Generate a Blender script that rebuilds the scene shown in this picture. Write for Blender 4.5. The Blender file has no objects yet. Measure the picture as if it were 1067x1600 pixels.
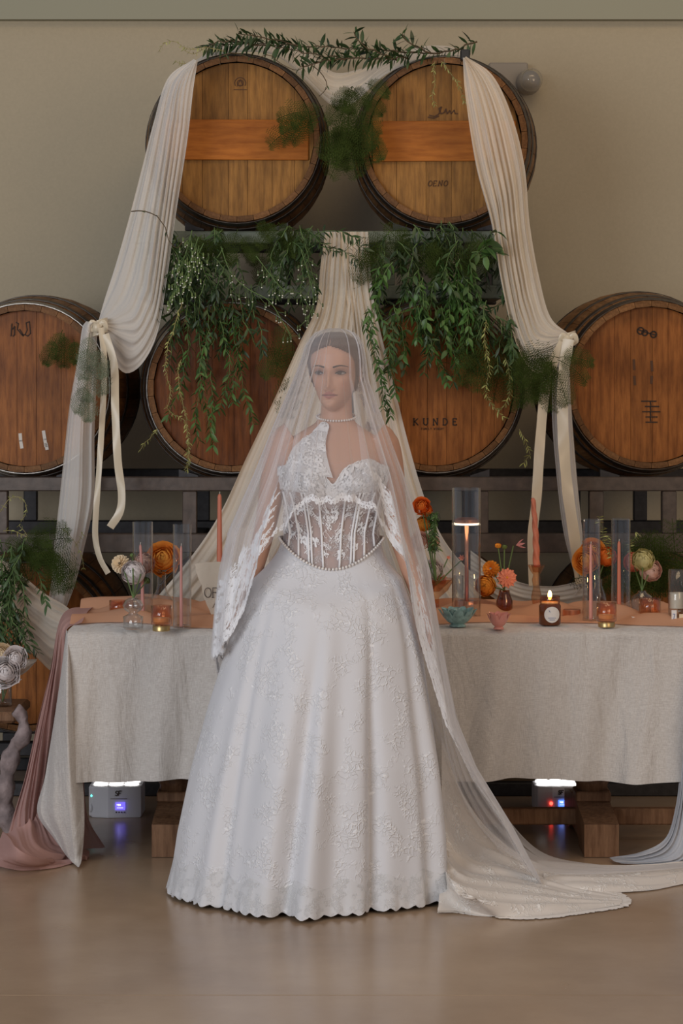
import bpy, math, random
import numpy as np
from mathutils import Vector, Matrix
random.seed(7); RNG = np.random.RandomState(11)
C = bpy.context.scene.collection
PI = math.pi
# ---------------------------------------------------------------- camera, world, lights, exposure
F = 3675.0; H = 1.5; PX = 533.5; PY = 605.0
cam = bpy.data.cameras.new('camera'); cam.sensor_fit = 'VERTICAL'; cam.sensor_height = 36.0
cam.lens = F/1600*36.0; cam.shift_y = -(800-PY)/1600; cam.clip_end = 60
co = bpy.data.objects.new('camera', cam); C.objects.link(co)
co.location = (0, 0, H); co.rotation_euler = (PI/2, 0, 0)
bpy.context.scene.camera = co
bpy.context.scene.cycles.transparent_max_bounces = 32
w = bpy.data.worlds.new('world'); bpy.context.scene.world = w; w.use_nodes = True
w.node_tree.nodes['Background'].inputs[0].default_value = (0.86, 0.88, 1.0, 1)
w.node_tree.nodes['Background'].inputs[1].default_value = 0.24
def area(name, loc, target, sx, sy, power, col):
    l = bpy.data.lights.new(name, 'AREA'); l.shape = 'RECTANGLE'; l.size = sx; l.size_y = sy
    l.energy = power; l.color = col
    o = bpy.data.objects.new(name, l); C.objects.link(o); o.location = loc
    o.rotation_euler = (Vector(target)-Vector(loc)).to_track_quat('-Z', 'Y').to_euler()
    return o
area('window_light', (-3.4, 1.2, 2.2), (-0.6, 8.2, 1.3), 3.0, 2.4, 190, (0.92, 0.95, 1.0))
area('door_light', (3.4, 1.6, 2.6), (0.5, 8.0, 1.3), 2.2, 2.4, 66, (1.0, 0.74, 0.48))
area('ceiling_light', (1.2, 6.4, 4.6), (0.5, 9.0, 1.9), 2.4, 1.0, 24, (1.0, 0.72, 0.42))
vs = bpy.context.scene.view_settings
vs.view_transform = 'Standard'; vs.look = 'None'; vs.exposure = 0.0; vs.gamma = 1.0; vs.use_curve_mapping = False

# ---------------------------------------------------------------- coordinates
def P(px, py, d): return ((px-PX)*d/F, d, H-(py-PY)*d/F)
def FP(px, py, h=0.0):                      # a point at height h seen at this pixel
    d = F*(H-h)/(py-PY); return P(px, py, d)
TZ = 0.73                                    # table top
def TP(px, py, h=TZ): return FP(px, py, h)

# ---------------------------------------------------------------- materials
def node(nt, t, **k):
    n = nt.nodes.new(t)
    for a, b in k.items(): setattr(n, a, b)
    return n
def mk(name):
    m = bpy.data.materials.new(name); m.use_nodes = True
    return m, m.node_tree, m.node_tree.nodes['Principled BSDF']
def setin(b, **k):
    names = dict(col='Base Color', rough='Roughness', metal='Metallic', spec='Specular IOR Level', sss='Subsurface Weight', sheen='Sheen Weight', alpha='Alpha', emit='Emission Color', es='Emission Strength', coat='Coat Weight')
    for a, v in k.items():
        i = b.inputs[names[a]]
        i.default_value = (*v, 1) if isinstance(v, tuple) else v
def noise_bump(nt, b, scale, strength, dist=0.01, stretch=(1, 1, 1), detail=4):
    tc = node(nt, 'ShaderNodeTexCoord'); mp = node(nt, 'ShaderNodeMapping'); mp.inputs['Scale'].default_value = stretch
    n = node(nt, 'ShaderNodeTexNoise'); n.inputs['Scale'].default_value = scale; n.inputs['Detail'].default_value = detail
    bp = node(nt, 'ShaderNodeBump'); bp.inputs['Strength'].default_value = strength; bp.inputs['Distance'].default_value = dist
    nt.links.new(tc.outputs['Object'], mp.inputs['Vector']); nt.links.new(mp.outputs['Vector'], n.inputs['Vector'])
    nt.links.new(n.outputs['Fac'], bp.inputs['Height']); nt.links.new(bp.outputs['Normal'], b.inputs['Normal'])
    return n, mp, bp
def ramp(nt, src, stops):
    r = node(nt, 'ShaderNodeValToRGB'); e = r.color_ramp.elements
    while len(e) < len(stops): e.new(0.5)
    for x, (p, c) in zip(e, stops): x.position = p; x.color = (*c, 1)
    nt.links.new(src, r.inputs['Fac']); return r
def plain(name, col, rough=0.6, metal=0.0, bump=0, scale=60, var=0.0, **k):
    m, nt, b = mk(name); setin(b, col=col, rough=rough, metal=metal, **k)
    if bump or var:
        n, mp, bp = noise_bump(nt, b, scale, bump)
        if var:
            r = ramp(nt, n.outputs['Fac'], [(0.3, tuple(c*(1-var) for c in col)), (0.7, tuple(min(1, c*(1+var)) for c in col))])
            nt.links.new(r.outputs['Color'], b.inputs['Base Color'])
    return m
def wood(name, dark, light, axis='z', rough=0.55, rnd=0.3, scale=9):
    m, nt, b = mk(name); setin(b, rough=rough, spec=0.18)
    st = {'z': (7, 7, .8), 'x': (.8, 7, 7), 'y': (7, .8, 7)}[axis]
    n, mp, bp = noise_bump(nt, b, scale, 0.35, 0.004, st, 8)
    n.inputs['Roughness'].default_value = 0.65
    r = ramp(nt, n.outputs['Fac'], [(0.32, dark), (0.62, light)])
    n2 = node(nt, 'ShaderNodeTexNoise'); n2.inputs['Scale'].default_value = 5; n2.inputs['Detail'].default_value = 3
    tc = node(nt, 'ShaderNodeTexCoord'); nt.links.new(tc.outputs['Object'], n2.inputs['Vector'])
    r2 = ramp(nt, n2.outputs['Fac'], [(0.3, (0.62, 0.58, 0.55)), (0.65, (1, 1, 1))])
    mx = node(nt, 'ShaderNodeMix', data_type='RGBA', blend_type='MULTIPLY'); mx.inputs['Factor'].default_value = 1
    nt.links.new(r.outputs['Color'], mx.inputs['A']); nt.links.new(r2.outputs['Color'], mx.inputs['B'])
    oi = node(nt, 'ShaderNodeObjectInfo'); mr = node(nt, 'ShaderNodeMapRange')
    mr.inputs['To Min'].default_value = 1-rnd; mr.inputs['To Max'].default_value = 1+rnd*0.5
    nt.links.new(oi.outputs['Random'], mr.inputs['Value'])
    hs = node(nt, 'ShaderNodeHueSaturation'); nt.links.new(mr.outputs['Result'], hs.inputs['Value'])
    nt.links.new(mx.outputs['Result'], hs.inputs['Color']); nt.links.new(hs.outputs['Color'], b.inputs['Base Color'])
    return m
def sheer(name, col, opacity, edge=0.35, trans=0.4, weave=0.0, wscale=500, rough=0.9):
    """thin cloth: lets light and sight through, denser where the weave is seen edge-on"""
    m = bpy.data.materials.new(name); m.use_nodes = True; nt = m.node_tree; nt.nodes.clear()
    out = node(nt, 'ShaderNodeOutputMaterial'); tr = node(nt, 'ShaderNodeBsdfTransparent')
    df = node(nt, 'ShaderNodeBsdfDiffuse'); tl = node(nt, 'ShaderNodeBsdfTranslucent')
    for s in (df, tl): s.inputs['Color'].default_value = (*col, 1)
    m1 = node(nt, 'ShaderNodeMixShader'); m1.inputs[0].default_value = trans
    nt.links.new(df.outputs[0], m1.inputs[1]); nt.links.new(tl.outputs[0], m1.inputs[2])
    lw = node(nt, 'ShaderNodeLayerWeight'); lw.inputs['Blend'].default_value = 0.35
    mr = node(nt, 'ShaderNodeMapRange'); mr.inputs['To Min'].default_value = opacity; mr.inputs['To Max'].default_value = min(1, opacity+edge)
    nt.links.new(lw.outputs['Facing'], mr.inputs['Value'])
    m2 = node(nt, 'ShaderNodeMixShader'); nt.links.new(mr.outputs['Result'], m2.inputs[0])
    nt.links.new(tr.outputs[0], m2.inputs[1]); nt.links.new(m1.outputs[0], m2.inputs[2])
    nt.links.new(m2.outputs[0], out.inputs['Surface'])
    if weave:
        tc = node(nt, 'ShaderNodeTexCoord'); n = node(nt, 'ShaderNodeTexNoise'); n.inputs['Scale'].default_value = wscale
        bp = node(nt, 'ShaderNodeBump'); bp.inputs['Strength'].default_value = weave; bp.inputs['Distance'].default_value = 0.01
        nt.links.new(tc.outputs['Object'], n.inputs['Vector']); nt.links.new(n.outputs['Fac'], bp.inputs['Height'])
        for s in (df, tl): nt.links.new(bp.outputs['Normal'], s.inputs['Normal'])
    return m
def thin_glass(name, tint=(1, 1, 1), refl=1.0, rough=0.03):
    m = bpy.data.materials.new(name); m.use_nodes = True; nt = m.node_tree; nt.nodes.clear()
    out = node(nt, 'ShaderNodeOutputMaterial'); tr = node(nt, 'ShaderNodeBsdfTransparent'); tr.inputs[0].default_value = (*tint, 1)
    gl = node(nt, 'ShaderNodeBsdfGlossy'); gl.inputs['Roughness'].default_value = rough
    fr = node(nt, 'ShaderNodeLayerWeight'); fr.inputs['Blend'].default_value = 0.5
    pw = node(nt, 'ShaderNodeMath', operation='POWER'); pw.inputs[1].default_value = 2.6
    nt.links.new(fr.outputs['Facing'], pw.inputs[0])
    mu = node(nt, 'ShaderNodeMath', operation='MULTIPLY_ADD'); mu.inputs[1].default_value = .75*refl; mu.inputs[2].default_value = .06; mu.use_clamp = True
    nt.links.new(pw.outputs[0], mu.inputs[0]); mx = node(nt, 'ShaderNodeMixShader')
    nt.links.new(mu.outputs[0], mx.inputs[0]); nt.links.new(tr.outputs[0], mx.inputs[1]); nt.links.new(gl.outputs[0], mx.inputs[2])
    nt.links.new(mx.outputs[0], out.inputs['Surface']); return m
def emitter(name, col, s):
    m, nt, b = mk(name); setin(b, col=col, emit=col, es=s); return m
def leafmat(name, col, rough=0.45):
    m, nt, b = mk(name); setin(b, col=col, rough=rough)
    oi = node(nt, 'ShaderNodeObjectInfo'); mr = node(nt, 'ShaderNodeMapRange')
    mr.inputs['To Min'].default_value = 0.45; mr.inputs['To Max'].default_value = 1.5
    hs = node(nt, 'ShaderNodeHueSaturation'); hs.inputs['Color'].default_value = (*col, 1)
    nt.links.new(oi.outputs['Random'], mr.inputs['Value']); nt.links.new(mr.outputs['Result'], hs.inputs['Value'])
    nt.links.new(hs.outputs['Color'], b.inputs['Base Color']); return m

M = {}
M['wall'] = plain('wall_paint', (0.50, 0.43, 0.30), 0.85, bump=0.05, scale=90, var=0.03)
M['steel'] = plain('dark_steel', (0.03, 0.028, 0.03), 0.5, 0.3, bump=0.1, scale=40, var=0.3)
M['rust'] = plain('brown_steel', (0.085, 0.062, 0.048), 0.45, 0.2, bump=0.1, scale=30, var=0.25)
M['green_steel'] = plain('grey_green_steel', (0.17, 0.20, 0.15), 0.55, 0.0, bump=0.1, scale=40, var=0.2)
M['hoop'] = plain('galvanised_hoop', (0.22, 0.2, 0.18), 0.35, 0.85, bump=0.1, scale=50, var=0.25)
M['hoop_dark'] = plain('blackened_hoop', (0.06, 0.048, 0.04), 0.45, 0.7, bump=0.1, scale=50, var=0.3)
M['stave'] = wood('stave_oak', (0.16, 0.07, 0.022), (0.36, 0.18, 0.07), 'y', 0.5, 0.35)
M['head_a'] = wood('head_oak_amber', (0.22, 0.105, 0.028), (0.44, 0.215, 0.055), 'z', 0.5, 0.2)
M['head_b'] = wood('head_oak_red', (0.19, 0.060, 0.012), (0.40, 0.145, 0.034), 'z', 0.45, 0.16)
M['head_c'] = wood('head_oak_dark', (0.12, 0.036, 0.008), (0.27, 0.085, 0.02), 'z', 0.45, 0.16)
M['bar'] = wood('crossbar_wood', (0.36, 0.11, 0.015), (0.55, 0.19, 0.03), 'x', 0.45, 0.1)
M['ink'] = plain('burnt_mark', (0.035, 0.018, 0.01), 0.8)
M['ink_soft'] = plain('faded_mark', (0.09, 0.04, 0.018), 0.8)
M['chalk'] = plain('white_paint_drip', (0.7, 0.65, 0.58), 0.7)
M['chiffon'] = sheer('ivory_chiffon', (0.90, 0.86, 0.80), 0.74, 0.3, 0.2)
M['chiffon_w'] = sheer('warm_ivory_chiffon', (0.90, 0.82, 0.70), 0.78, 0.25, 0.2)
M['satin'] = plain('cream_satin', (0.70, 0.61, 0.45), 0.3, 0.0, sheen=0.3)
M['tulle'] = sheer('white_tulle', (0.90, 0.89, 0.90), 0.185, 0.52, 0.4)
M['tulle_warm'] = sheer('train_tulle', (0.82, 0.76, 0.70), 0.62, 0.35, 0.3)
M['lace'] = plain('white_lace_thread', (0.88, 0.88, 0.89), 0.7, sheen=0.2)
M['terracotta_cloth'] = sheer('terracotta_chiffon', (0.80, 0.45, 0.28), 0.82, 0.2, 0.3)
M['mauve_cloth'] = sheer('dusty_rose_chiffon', (0.56, 0.34, 0.30), 0.93, 0.1, 0.2)
M['blue_cloth'] = plain('pale_grey_blue_cloth', (0.50, 0.51, 0.54), 0.85, bump=0.3, scale=30)
M['pearl'] = plain('pearl', (0.80, 0.76, 0.72), 0.2, 0.1, spec=0.8)
M['hair'] = plain('brown_hair', (0.075, 0.036, 0.02), 0.5, bump=0.5, scale=240)
M['table_wood'] = wood('pine_table_wood', (0.17, 0.085, 0.045), (0.34, 0.19, 0.105), 'z', 0.5, 0.1)
M['drift'] = plain('driftwood', (0.30, 0.235, 0.225), 0.8, bump=0.8, scale=25, var=0.35)
M['glass'] = thin_glass('clear_glass', (0.95, 0.96, 0.96), 1.3)
M['amber'] = thin_glass('amber_glass', (0.95, 0.74, 0.58), 1.1, 0.08)
M['brown_glass'] = thin_glass('brown_glass', (0.74, 0.52, 0.36), 1.2, 0.05)
M['jar_glass'] = plain('dark_amber_jar', (0.14, 0.035, 0.008), 0.12, 0.0, spec=0.7)
M['gold'] = plain('brushed_gold', (0.55, 0.40, 0.18), 0.35, 0.9)
M['copper'] = plain('copper', (0.72, 0.30, 0.17), 0.3, 0.85)
M['pink_wax'] = plain('dusty_pink_wax', (0.58, 0.27, 0.23), 0.45)
M['terra_wax'] = plain('terracotta_wax', (0.60, 0.19, 0.11), 0.45)
M['white_wax'] = plain('white_wax', (0.85, 0.78, 0.66), 0.5)
M['wick'] = plain('wick', (0.6, 0.55, 0.48), 0.8)
M['teal'] = plain('teal_glaze', (0.25, 0.42, 0.42), 0.25, bump=0.4, scale=60, var=0.35)
M['pink_glass'] = plain('pink_glaze', (0.75, 0.30, 0.24), 0.2, spec=0.7)
M['paper'] = plain('handmade_paper', (0.66, 0.57, 0.46), 0.9, bump=0.2, scale=60)
M['paper_w'] = plain('white_label', (0.80, 0.77, 0.73), 0.8)
M['text'] = plain('dark_lettering', (0.10, 0.08, 0.07), 0.8)
M['blue_ink'] = plain('blue_print', (0.06, 0.12, 0.35), 0.8)
M['flame'] = emitter('flame', (1.0, 0.62, 0.22), 9)
M['led_warm'] = emitter('led_ring', (1.0, 0.80, 0.55), 3.5)
M['led_white'] = emitter('uplight_lens', (1.0, 0.97, 0.93), 2.2)
M['led_purple'] = emitter('small_screen', (0.16, 0.12, 0.75), 1.3)
M['led_blue'] = emitter('blue_screen', (0.10, 0.25, 0.9), 1.5)
M['led_text'] = emitter('screen_lettering', (0.7, 0.7, 1.0), 1.6)
M['led_green'] = emitter('green_led', (0.1, 1.0, 0.8), 3)
M['led_red'] = emitter('red_led', (1.0, 0.05, 0.03), 6)
M['plastic'] = plain('pale_grey_plastic', (0.82, 0.83, 0.88), 0.4)
M['fixture'] = plain('beige_plastic', (0.33, 0.29, 0.235), 0.5)
M['black'] = plain('black_plastic', (0.02, 0.02, 0.02), 0.5)
M['stem'] = plain('green_stem', (0.12, 0.2, 0.06), 0.6)
M['twig'] = plain('brown_twig', (0.10, 0.065, 0.03), 0.7)
M['yellow_twig'] = plain('yellow_green_twig', (0.36, 0.31, 0.12), 0.6)
M['leaf'] = leafmat('ruscus_leaf', (0.036, 0.072, 0.020))
M['leaf2'] = leafmat('smilax_leaf', (0.06, 0.13, 0.028))
M['leaf3'] = leafmat('young_leaf', (0.34, 0.36, 0.11))
M['fern'] = plain('asparagus_fern', (0.042, 0.062, 0.014), 0.9, spec=.05, var=0.4, scale=20)
M['fern2'] = plain('pale_asparagus_fern', (0.12, 0.145, 0.08), 0.6, var=0.3, scale=20)
M['bud'] = leafmat('pale_bud', (0.13, 0.19, 0.055))
M['budw'] = plain('white_bud_tip', (0.8, 0.82, 0.7), 0.6)
for n_, c_ in dict(petal_white=(0.82, 0.76, 0.74), petal_cream=(0.80, 0.66, 0.46), petal_blush=(0.78, 0.52, 0.42), petal_rose=(0.86, 0.40, 0.08), petal_orange=(0.85, 0.25, 0.05), petal_gold=(0.82, 0.36, 0.06), petal_coral=(0.86, 0.33, 0.22), petal_lime=(0.72, 0.66, 0.34), petal_pink=(0.80, 0.38, 0.38), petal_ranblush=(0.84, 0.60, 0.50)).items():
    M[n_] = sheer(n_, tuple(min(.95, v*1.12) for v in c_), 1.0, 0, 0.12)

# linen: woven slubs and crumples as relief
def linen(name, c1, c2):
    m, nt, b = mk(name); setin(b, rough=0.9, sheen=0.3)
    tc = node(nt, 'ShaderNodeTexCoord')
    def nz(sc, st, det=4):
        mp = node(nt, 'ShaderNodeMapping'); mp.inputs['Scale'].default_value = st
        n = node(nt, 'ShaderNodeTexNoise'); n.inputs['Scale'].default_value = sc; n.inputs['Detail'].default_value = det
        nt.links.new(tc.outputs['Object'], mp.inputs['Vector']); nt.links.new(mp.outputs['Vector'], n.inputs['Vector']); return n
    a = nz(60, (1, 1, 12)); c = nz(60, (12, 12, 1)); d = nz(7, (1.6, 1, .45), 4); d.inputs['Distortion'].default_value = .6
    ad = node(nt, 'ShaderNodeMath', operation='ADD'); nt.links.new(a.outputs['Fac'], ad.inputs[0]); nt.links.new(c.outputs['Fac'], ad.inputs[1])
    b1 = node(nt, 'ShaderNodeBump'); b1.inputs['Strength'].default_value = 0.25; b1.inputs['Distance'].default_value = 0.003
    b2 = node(nt, 'ShaderNodeBump'); b2.inputs['Strength'].default_value = 0.75; b2.inputs['Distance'].default_value = 0.03
    nt.links.new(ad.outputs[0], b1.inputs['Height']); nt.links.new(d.outputs['Fac'], b2.inputs['Height'])
    nt.links.new(b2.outputs['Normal'], b1.inputs['Normal']); nt.links.new(b1.outputs['Normal'], b.inputs['Normal'])
    r = ramp(nt, ad.outputs[0], [(0.4, c1), (0.65, c2)])
    # ramp clamps at 1, sum is about 1: halve it
    hf = node(nt, 'ShaderNodeMath', operation='MULTIPLY'); hf.inputs[1].default_value = 0.5
    nt.links.new(ad.outputs[0], hf.inputs[0]); nt.links.new(hf.outputs[0], r.inputs['Fac'])
    nt.links.new(r.outputs['Color'], b.inputs['Base Color']); return m
M['linen'] = linen('natural_linen', (0.50, 0.46, 0.42), (0.68, 0.645, 0.60))

# all-over lace on net: relief and a denser thread where the pattern runs
def lacecloth(name, base, thread, bump=0.6, alpha=None, scale=26):
    m, nt, b = mk(name); setin(b, rough=0.75, sheen=0.2)
    tc = node(nt, 'ShaderNodeTexCoord')
    n = node(nt, 'ShaderNodeTexNoise'); n.inputs['Scale'].default_value = scale; n.inputs['Detail'].default_value = 2
    nt.links.new(tc.outputs['Object'], n.inputs['Vector'])
    mx = node(nt, 'ShaderNodeMix', data_type='RGBA'); mx.inputs['Factor'].default_value = 0.06
    nt.links.new(tc.outputs['Object'], mx.inputs['A']); nt.links.new(n.outputs['Color'], mx.inputs['B'])
    v = node(nt, 'ShaderNodeTexVoronoi', feature='DISTANCE_TO_EDGE'); v.inputs['Scale'].default_value = scale*2.2
    nt.links.new(mx.outputs['Result'], v.inputs['Vector'])
    w_ = node(nt, 'ShaderNodeTexNoise'); w_.inputs['Scale'].default_value = scale*0.55; w_.inputs['Detail'].default_value = 3
    nt.links.new(tc.outputs['Object'], w_.inputs['Vector'])
    r1 = ramp(nt, v.outputs['Distance'], [(0.02, (1, 1, 1)), (0.12, (0, 0, 0))])
    r2 = ramp(nt, w_.outputs['Fac'], [(0.47, (0, 0, 0)), (0.58, (1, 1, 1))])
    mu = node(nt, 'ShaderNodeMix', data_type='RGBA', blend_type='MULTIPLY'); mu.inputs['Factor'].default_value = 1
    nt.links.new(r1.outputs['Color'], mu.inputs['A']); nt.links.new(r2.outputs['Color'], mu.inputs['B'])
    mc = node(nt, 'ShaderNodeMix', data_type='RGBA'); mc.inputs['A'].default_value = (*base, 1); mc.inputs['B'].default_value = (*thread, 1)
    nt.links.new(mu.outputs['Result'], mc.inputs['Factor']); nt.links.new(mc.outputs['Result'], b.inputs['Base Color'])
    bp = node(nt, 'ShaderNodeBump'); bp.inputs['Strength'].default_value = bump; bp.inputs['Distance'].default_value = 0.004
    nt.links.new(mu.outputs['Result'], bp.inputs['Height']); nt.links.new(bp.outputs['Normal'], b.inputs['Normal'])
    if alpha is not None:
        ma = node(nt, 'ShaderNodeMapRange'); ma.inputs['To Min'].default_value = alpha; ma.inputs['To Max'].default_value = 1
        nt.links.new(mu.outputs['Result'], ma.inputs['Value']); nt.links.new(ma.outputs['Result'], b.inputs['Alpha'])
    return m
M['skirt'] = lacecloth('skirt_lace_over_satin', (0.72, 0.72, 0.74), (0.86, 0.86, 0.87))
M['bodice'] = lacecloth('sheer_corset_net', (0.66, 0.62, 0.63), (0.86, 0.85, 0.86), alpha=0.42, scale=45)
M['cup'] = lacecloth('cup_lace', (0.74, 0.73, 0.74), (0.9, 0.9, 0.9), alpha=0.88, scale=50)
M['train'] = lacecloth('train_lace', (0.84, 0.77, 0.69), (0.93, 0.89, 0.83), alpha=0.85)

# ---------------------------------------------------------------- mesh helpers
class MB:
    def __init__(s): s.v = []; s.f = []
    def add(s, vs, fs):
        n = len(s.v); s.v.extend([tuple(map(float, p)) for p in vs]); s.f.extend([tuple(i+n for i in f) for f in fs]); return s
    def box(s, x0, x1, y0, y1, z0, z1, bev=0.0):
        if bev <= 0:
            v = [(x, y, z) for x in (x0, x1) for y in (y0, y1) for z in (z0, z1)]
            return s.add(v, [(0, 1, 3, 2), (4, 6, 7, 5), (0, 4, 5, 1), (2, 3, 7, 6), (0, 2, 6, 4), (1, 5, 7, 3)])
        v = []; b = bev                       # octagonal-edged box: stack of rings
        rings = []
        for z, i in ((z0, b), (z0+b, 0), (z1-b, 0), (z1, b)):
            a0, a1, c0, c1 = x0+i, x1-i, y0+i, y1-i
            rings.append([(a0+b, c0, z), (a1-b, c0, z), (a1, c0+b, z), (a1, c1-b, z), (a1-b, c1, z), (a0+b, c1, z), (a0, c1-b, z), (a0, c0+b, z)])
        for r in rings: v += r
        f = [tuple(range(7, -1, -1)), tuple(range(24, 32))]
        for k in range(3):
            for i in range(8): f.append((k*8+i, k*8+(i+1) % 8, k*8+8+(i+1) % 8, k*8+8+i))
        return s.add(v, f)
    def grid(s, G, closeu=False):
        nu, nv = G.shape[:2]; f = []
        for i in range(nu if closeu else nu-1):
            j = (i+1) % nu
            for k in range(nv-1): f.append((i*nv+k, j*nv+k, j*nv+k+1, i*nv+k+1))
        return s.add(G.reshape(-1, 3), f)
    def tube(s, pts, r, n=8, cap=True):
        pts = [Vector(p) for p in pts]; m = len(pts)
        rs = r if isinstance(r, (list, tuple)) else [r]*m
        up = Vector((0, 0, 1)); v = []; prev = None
        for i, p in enumerate(pts):
            t = (pts[min(i+1, m-1)]-pts[max(i-1, 0)])
            t = t.normalized() if t.length > 1e-9 else Vector((0, 0, 1))
            if prev is None:
                a = t.cross(up if abs(t.z) < .9 else Vector((1, 0, 0))).normalized()
            else:
                a = (prev-t*prev.dot(t)); a = a.normalized() if a.length > 1e-6 else prev
            prev = a; b = t.cross(a)
            for k in range(n):
                q = 2*PI*k/n; v.append(p+(a*math.cos(q)+b*math.sin(q))*rs[i])
        f = []
        for i in range(m-1):
            for k in range(n): f.append((i*n+k, i*n+(k+1) % n, (i+1)*n+(k+1) % n, (i+1)*n+k))
        if cap: f.append(tuple(range(n-1, -1, -1))); f.append(tuple((m-1)*n+k for k in range(n)))
        return s.add(v, f)
    def lathe(s, prof, c, n=24, flute=0, amp=0.0, cap0=True, cap1=False, axis='z'):
        v = []; f = []
        for r, z in prof:
            for k in range(n):
                q = 2*PI*k/n; rr = r*(1+amp*abs(math.cos(q*flute/2)) if flute else 1)
                v.append((c[0]+rr*math.cos(q), c[1]+rr*math.sin(q), c[2]+z) if axis == 'z' else (c[0]+rr*math.cos(q), c[1]+z, c[2]+rr*math.sin(q)))
        m = len(prof)
        for i in range(m-1):
            for k in range(n): f.append((i*n+k, i*n+(k+1) % n, (i+1)*n+(k+1) % n, (i+1)*n+k))
        if cap0: f.append(tuple(range(n-1, -1, -1)))
        if cap1: f.append(tuple((m-1)*n+k for k in range(n)))
        return s.add(v, f)
    def ball(s, c, r, n=10, m=6, sc=(1, 1, 1)):
        prof = [(max(r*math.sin(PI*i/m), r*.02), -r*math.cos(PI*i/m)) for i in range(m+1)]
        v0 = len(s.v); s.lathe(prof, (0, 0, 0), n, cap1=True)
        for i in range(v0, len(s.v)):
            a = s.v[i]; s.v[i] = (c[0]+a[0]*sc[0], c[1]+a[1]*sc[1], c[2]+a[2]*sc[2])
        return s
    def mesh(s, name, mat, smooth=True, org=(0, 0, 0)):
        me = bpy.data.meshes.new(name)
        v = np.array(s.v, dtype=float)-np.array(org, dtype=float)
        me.from_pydata(v.tolist(), [], s.f); me.materials.append(mat)
        if smooth:
            me.polygons.foreach_set('use_smooth', [True]*len(me.polygons))
        me.update(); return me
def wloc(o):
    p = Vector((0, 0, 0))
    while o is not None: p = p+o.location; o = o.parent
    return p
def obj(name, mb, mat, parent=None, smooth=True, flat_angle=None):
    org = wloc(parent) if parent is not None else (0, 0, 0)
    me = mb.mesh(name, M[mat] if isinstance(mat, str) else mat, smooth, org)
    if flat_angle is not None:
        me.set_sharp_from_angle(angle=math.radians(flat_angle))
    o = bpy.data.objects.new(name, me); C.objects.link(o)
    if parent is not None: o.parent = parent
    return o
def tag(o, label, cat, group=None, kind=None):
    o['label'] = label; o['category'] = cat
    if group: o['group'] = group
    if kind: o['kind'] = kind
    return o
def thing(name, label, cat, loc, group=None):
    o = bpy.data.objects.new(name, None); C.objects.link(o); o.location = loc; o.empty_display_size = 0.05
    return tag(o, label, cat, group)
def struct(name, mb, mat, smooth=False):
    o = obj(name, mb, mat, None, smooth); o['kind'] = 'structure'; return o
def solo(name, mb, mat, label, cat, base, group=None, smooth=True, flat_angle=None):
    """a thing of one mesh with its origin at its base"""
    me = mb.mesh(name, M[mat], smooth, base)
    if flat_angle is not None: me.set_sharp_from_angle(angle=math.radians(flat_angle))
    o = bpy.data.objects.new(name, me); C.objects.link(o); o.location = base
    return tag(o, label, cat, group)

def crom(pts, n, closed=False):
    """Catmull-Rom through the points, n samples even in parameter"""
    A = np.array(pts, dtype=float); m = len(A)
    if m == 2:
        t = np.linspace(0, 1, n)[:, None]; return A[0]*(1-t)+A[1]*t
    Q = np.vstack([2*A[0]-A[1], A, 2*A[-1]-A[-2]])
    L = np.r_[0, np.cumsum(np.linalg.norm(np.diff(A, axis=0), axis=1)+1e-6)]; L /= L[-1]
    out = []
    for t in np.linspace(0, 1, n):
        i = min(np.searchsorted(L, t, side='right')-1, m-2); s = (t-L[i])/(L[i+1]-L[i])
        p0, p1, p2, p3 = Q[i], Q[i+1], Q[i+2], Q[i+3]
        out.append(0.5*((2*p1)+(-p0+p2)*s+(2*p0-5*p1+4*p2-p3)*s*s+(-p0+3*p1-3*p2+p3)*s**3))
    return np.array(out)
def foldfn(u, seed, n1=7, n2=17):
    r = np.random.RandomState(seed); f = np.zeros_like(u)
    for n, a in ((n1, 1.0), (n1*1.7, .5), (n2, .16)):
        ph = r.rand(); wob = 0.25*np.sin(2*PI*(u*1.3+r.rand()))
        f += a*(1-2*np.abs(np.sin(PI*(u*n+ph+wob)))**0.9)
    return f/1.6
def drape(curves, nu=70, nv=60, amp=0.012, seed=1, n1=7, env=None, drift=0.02, dirv=(0, -1, 0)):
    """cloth spanned by hanging edge curves (each a list of world points), gathered into folds"""
    K = np.array([crom(c, nv) for c in curves])          # K, nv, 3
    G = np.array([crom(K[:, j], nu) for j in range(nv)]).transpose(1, 0, 2)
    u = np.linspace(0, 1, nu)[:, None]; v = np.linspace(0, 1, nv)[None, :]
    uu = u+drift*np.sin(v*5+u*4+seed)
    f = foldfn(uu+0*v, seed, n1)
    e = np.interp(v[0], np.linspace(0, 1, len(env)), env)[None, :] if env is not None else 1.0
    Gd = G+(f*e*amp)[..., None]*np.array(dirv)
    Gd[..., 2] = np.maximum(Gd[..., 2], 0.003)
    return Gd
def strip(pts, width, nseg=40, curl=0.0, seed=0):
    """a ribbon: a narrow band along the path, broad side to the room"""
    A = crom(pts, nseg); v = []
    for i, p in enumerate(A):
        t = A[min(i+1, nseg-1)]-A[max(i-1, 0)]; t = t/(np.linalg.norm(t)+1e-9)
        a = np.cross(t, (0, 1, 0)); a /= np.linalg.norm(a)+1e-9
        q = curl*math.sin(i*0.35+seed)
        a = a*math.cos(q)+np.array((0, 1, 0))*math.sin(q)
        v.append([p-a*width/2, p+a*width*0.0+np.array((0, -.003, 0)), p+a*width/2])
    return np.array(v).transpose(1, 0, 2)

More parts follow.
